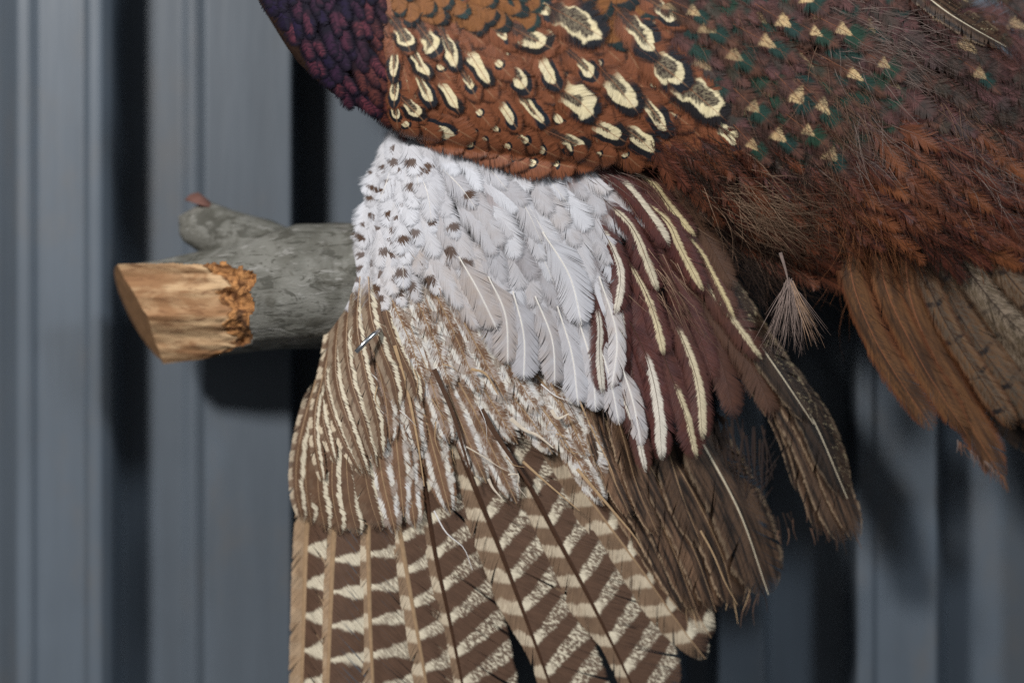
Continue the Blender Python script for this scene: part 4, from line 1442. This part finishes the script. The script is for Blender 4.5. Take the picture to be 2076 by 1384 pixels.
# fluffy tufts over rump and flank
FL = [(1450, 60, 36, 150, 20, 'brown'), (1530, 120, 38, 150, 22, 'brown'), (1600, 90, 36, 160, 20, 'maroon'), (1570, 180, 42, 160, 24, 'brown'), (1660, 140, 40, 170, 24, 'brown'), (1630, 240, 44, 160, 24, 'maroon'), (1540, 260, 42, 150, 60, 'dark'), (1700, 40, 32, 160, 60, 'grey'), (1500, 20, 34, 140, 50, 'maroon'),
      (1500, 400, 35, 150, 50, 'pale'), (1560, 420, 18, 150, 50, 'pale'), (1760, 70, 10, 190, 150, 'grey'), (1790, 110, 22, 170, 130, 'grey'), (1690, 190, 50, 170, 150, 'brown'), (1700, 240, 70, 160, 130, 'brown'), (1740, 270, 55, 150, 120, 'grey'), (1480, 410, 40, 160, 60, 'pale'),
      (1540, 430, 22, 150, 60, 'pale'), (1600, 470, 18, 130, 130, 'brown'), (1560, 480, 60, 110, 120, 'brown'), (1640, 400, 30, 150, 100, 'brown'), (1930, 250, 50, 160, 130, 'brown'), (1990, 330, 40, 150, 120, 'grey'),
      (1700, 380, 50, 170, 100, 'maroon'), (1760, 420, 55, 190, 110, 'maroon'), (1830, 400, 40, 210, 110, 'maroon'), (1920, 400, 30, 210, 100, 'maroon'), (1960, 470, 25, 200, 90, 'orange'), (1850, 460, 45, 190, 100, 'dark'),
      (1600, 330, 45, 160, 90, 'dark'), (1420, 340, 45, 150, 110, 'dark'), (1480, 470, 60, 150, 120, 'dark'), (1530, 540, 50, 120, 120, 'dark'), (1900, 100, 30, 190, 90, 'dark'), (1980, 200, 30, 190, 90, 'dark'),
      (1720, 440, 75, 190, 110, 'orange'), (1780, 480, 70, 180, 90, 'orange'), (2000, 60, 35, 170, 80, 'maroon'), (1860, 330, 42, 200, 90, 'dark'), (1350, 300, 30, 130, 80, 'maroon'), (1440, 300, 40, 140, 80, 'maroon')]
for (x, y, a, L, c, m) in FL:
    tuft('down_tuft', (x, y), (math.cos(R(a)), math.sin(R(a))), L, 0.30, int(c * (1.0 if m in ('pale', 'dark') else 0.55)), m, body, surf_body, (0.003, 0.010 if m == 'pale' else 0.007), 0.6, 0.45, 34)

# the single loose feather with a white quill under the flank
stub = hairs('loose_quill', [[(1582, 512), (1592, 545), (1599, 575)]], 'grey', body, surf_flat(-0.004), 3.6, 0.004)
tuft('loose_vane', (1600, 572), (0.05, 1.0), 140, 0.30, 130, 'grey', body, surf_flat(-0.004), (0.003, 0.006), 0.8, 0.3, 4, 0, .03)
tuft('loose_vane', (1602, 575), (0.45, 1.0), 130, 0.07, 40, 'pale', body, surf_flat(-0.004), (0.003, 0.006), 1.0, 0.10, 4, 0, .03)

# ------------------------------------------------------------------ tail coverts hanging at the right
tail = tuft('tail', (1960, 430), (0.8, 0.6), 200, 0.3, 160, 'dark', bird, surf_tail, (0.0, 0.004), 2.0, .3, 60)
WINV[tail.name] = IDENT
TAIL = [
    ([(1770, 400), (1722, 520), (1770, 680), (1892, 872)], 30, 36, (0, .5, .0, 1), 0.012, 'rufous'),
    ([(1800, 420), (1790, 560), (1860, 720), (1960, 880)], 30, 34, (0, .35, .0, 1), 0.011, 'rufous'),
    ([(1830, 430), (1850, 620), (1935, 800), (2034, 974)], 34, 42, (0, .25, .0, 1), 0.008, 'rufous'),
    ([(1870, 430), (1930, 610), (2030, 760), (2150, 900)], 38, 50, (1, .9, .3, .2), 0.005, 'black'),
    ([(1900, 430), (1990, 590), (2090, 720), (2200, 850)], 54, 54, (.7, .9, .9, .1), 0.004, 'black'),
    ([(1960, 440), (2060, 580), (2180, 700), (2280, 780)], 54, 54, (.9, .6, .7, .1), 0.003, 'black'),
    ([(1850, 500), (1915, 650), (1990, 770), (2060, 870)], 26, 28, (1, .6, .3, .5), 0.010, 'black'),
    ([(1930, 500), (2010, 610), (2080, 680), (2150, 740)], 36, 38, (.5, .9, 1, .1), 0.009, 'black'),
    ([(2000, 500), (2070, 590), (2140, 650), (2220, 700)], 30, 34, (.8, .5, .5, .2), 0.012, 'black'),
]
for pts, wl, wr, pr, l0, sh in TAIL:
    feather('tail_covert', pts, wl, wr, 'tail', tail, surf_tail, lift=(l0, l0 + .001), rows=44, cols=6, tip=.8, basew=.2, fray=.06, clump=(6, 14), cup=.35, shear=2.4, shaft=sh, shaft_r=1.6, params=pr,
            ph=rng.random(), rag=.05)
feather('tail_feather', [(1900, 640), (1990, 800), (2080, 885), (2200, 960)], 30, 34, 'tertial', tail, surf_tail, lift=(-.006, -.006), rows=30, cols=4, tip=.85, fray=.15, clump=(4, 8), params=(.22, .05, 0, 0), shaft='black')
for k in range(30):
    t = rng.random()
    hairs('split_barb', [bent(1940 + 95 * t, 890 + 75 * t, R(rng.uniform(45, 100)), rng.uniform(15, 40), rng.gauss(0, .3))], rng.choice(('grey', 'orange', 'brown')), tail, surf_tail, rng.uniform(.8, 1.4), 0.010)

# ================================================================== the wire pin in the wing
def build_pin():
    m = plain_mat('bright_steel', flat((0.62, 0.64, 0.67), 0.15), 0.28, 0.5, 1.0)
    path = [(775, 662, -0.001), (766, 672, -0.010), (757, 678, -0.0125), (742, 692, -0.014), (722, 714, -0.0155)]
    V, F = [], []
    n = 12
    pts = [Vector(P(a, b, y)) for a, b, y in path]
    for i, p in enumerate(pts):
        d = (pts[min(i + 1, len(pts) - 1)] - pts[max(0, i - 1)]).normalized()
        s = d.cross(Vector((0, 1, 0.1))).normalized()
        t = d.cross(s)
        for j in range(n):
            th = 2 * math.pi * j / n
            V.append(p + (s * math.cos(th) + t * math.sin(th)) * 0.00125)
    for i in range(len(pts) - 1):
        for j in range(n):
            F.append((i * n + j, (i + 1) * n + j, (i + 1) * n + (j + 1) % n, i * n + (j + 1) % n))
    F.append(tuple(range(n)))
    F.append(tuple((len(pts) - 1) * n + k for k in range(n))[::-1])
    o = link_mesh('wire_pin', V, F, [m])
    tag(o, 'short bent silver wire pin poking out of the striped wing coverts', 'pin')


build_pin()
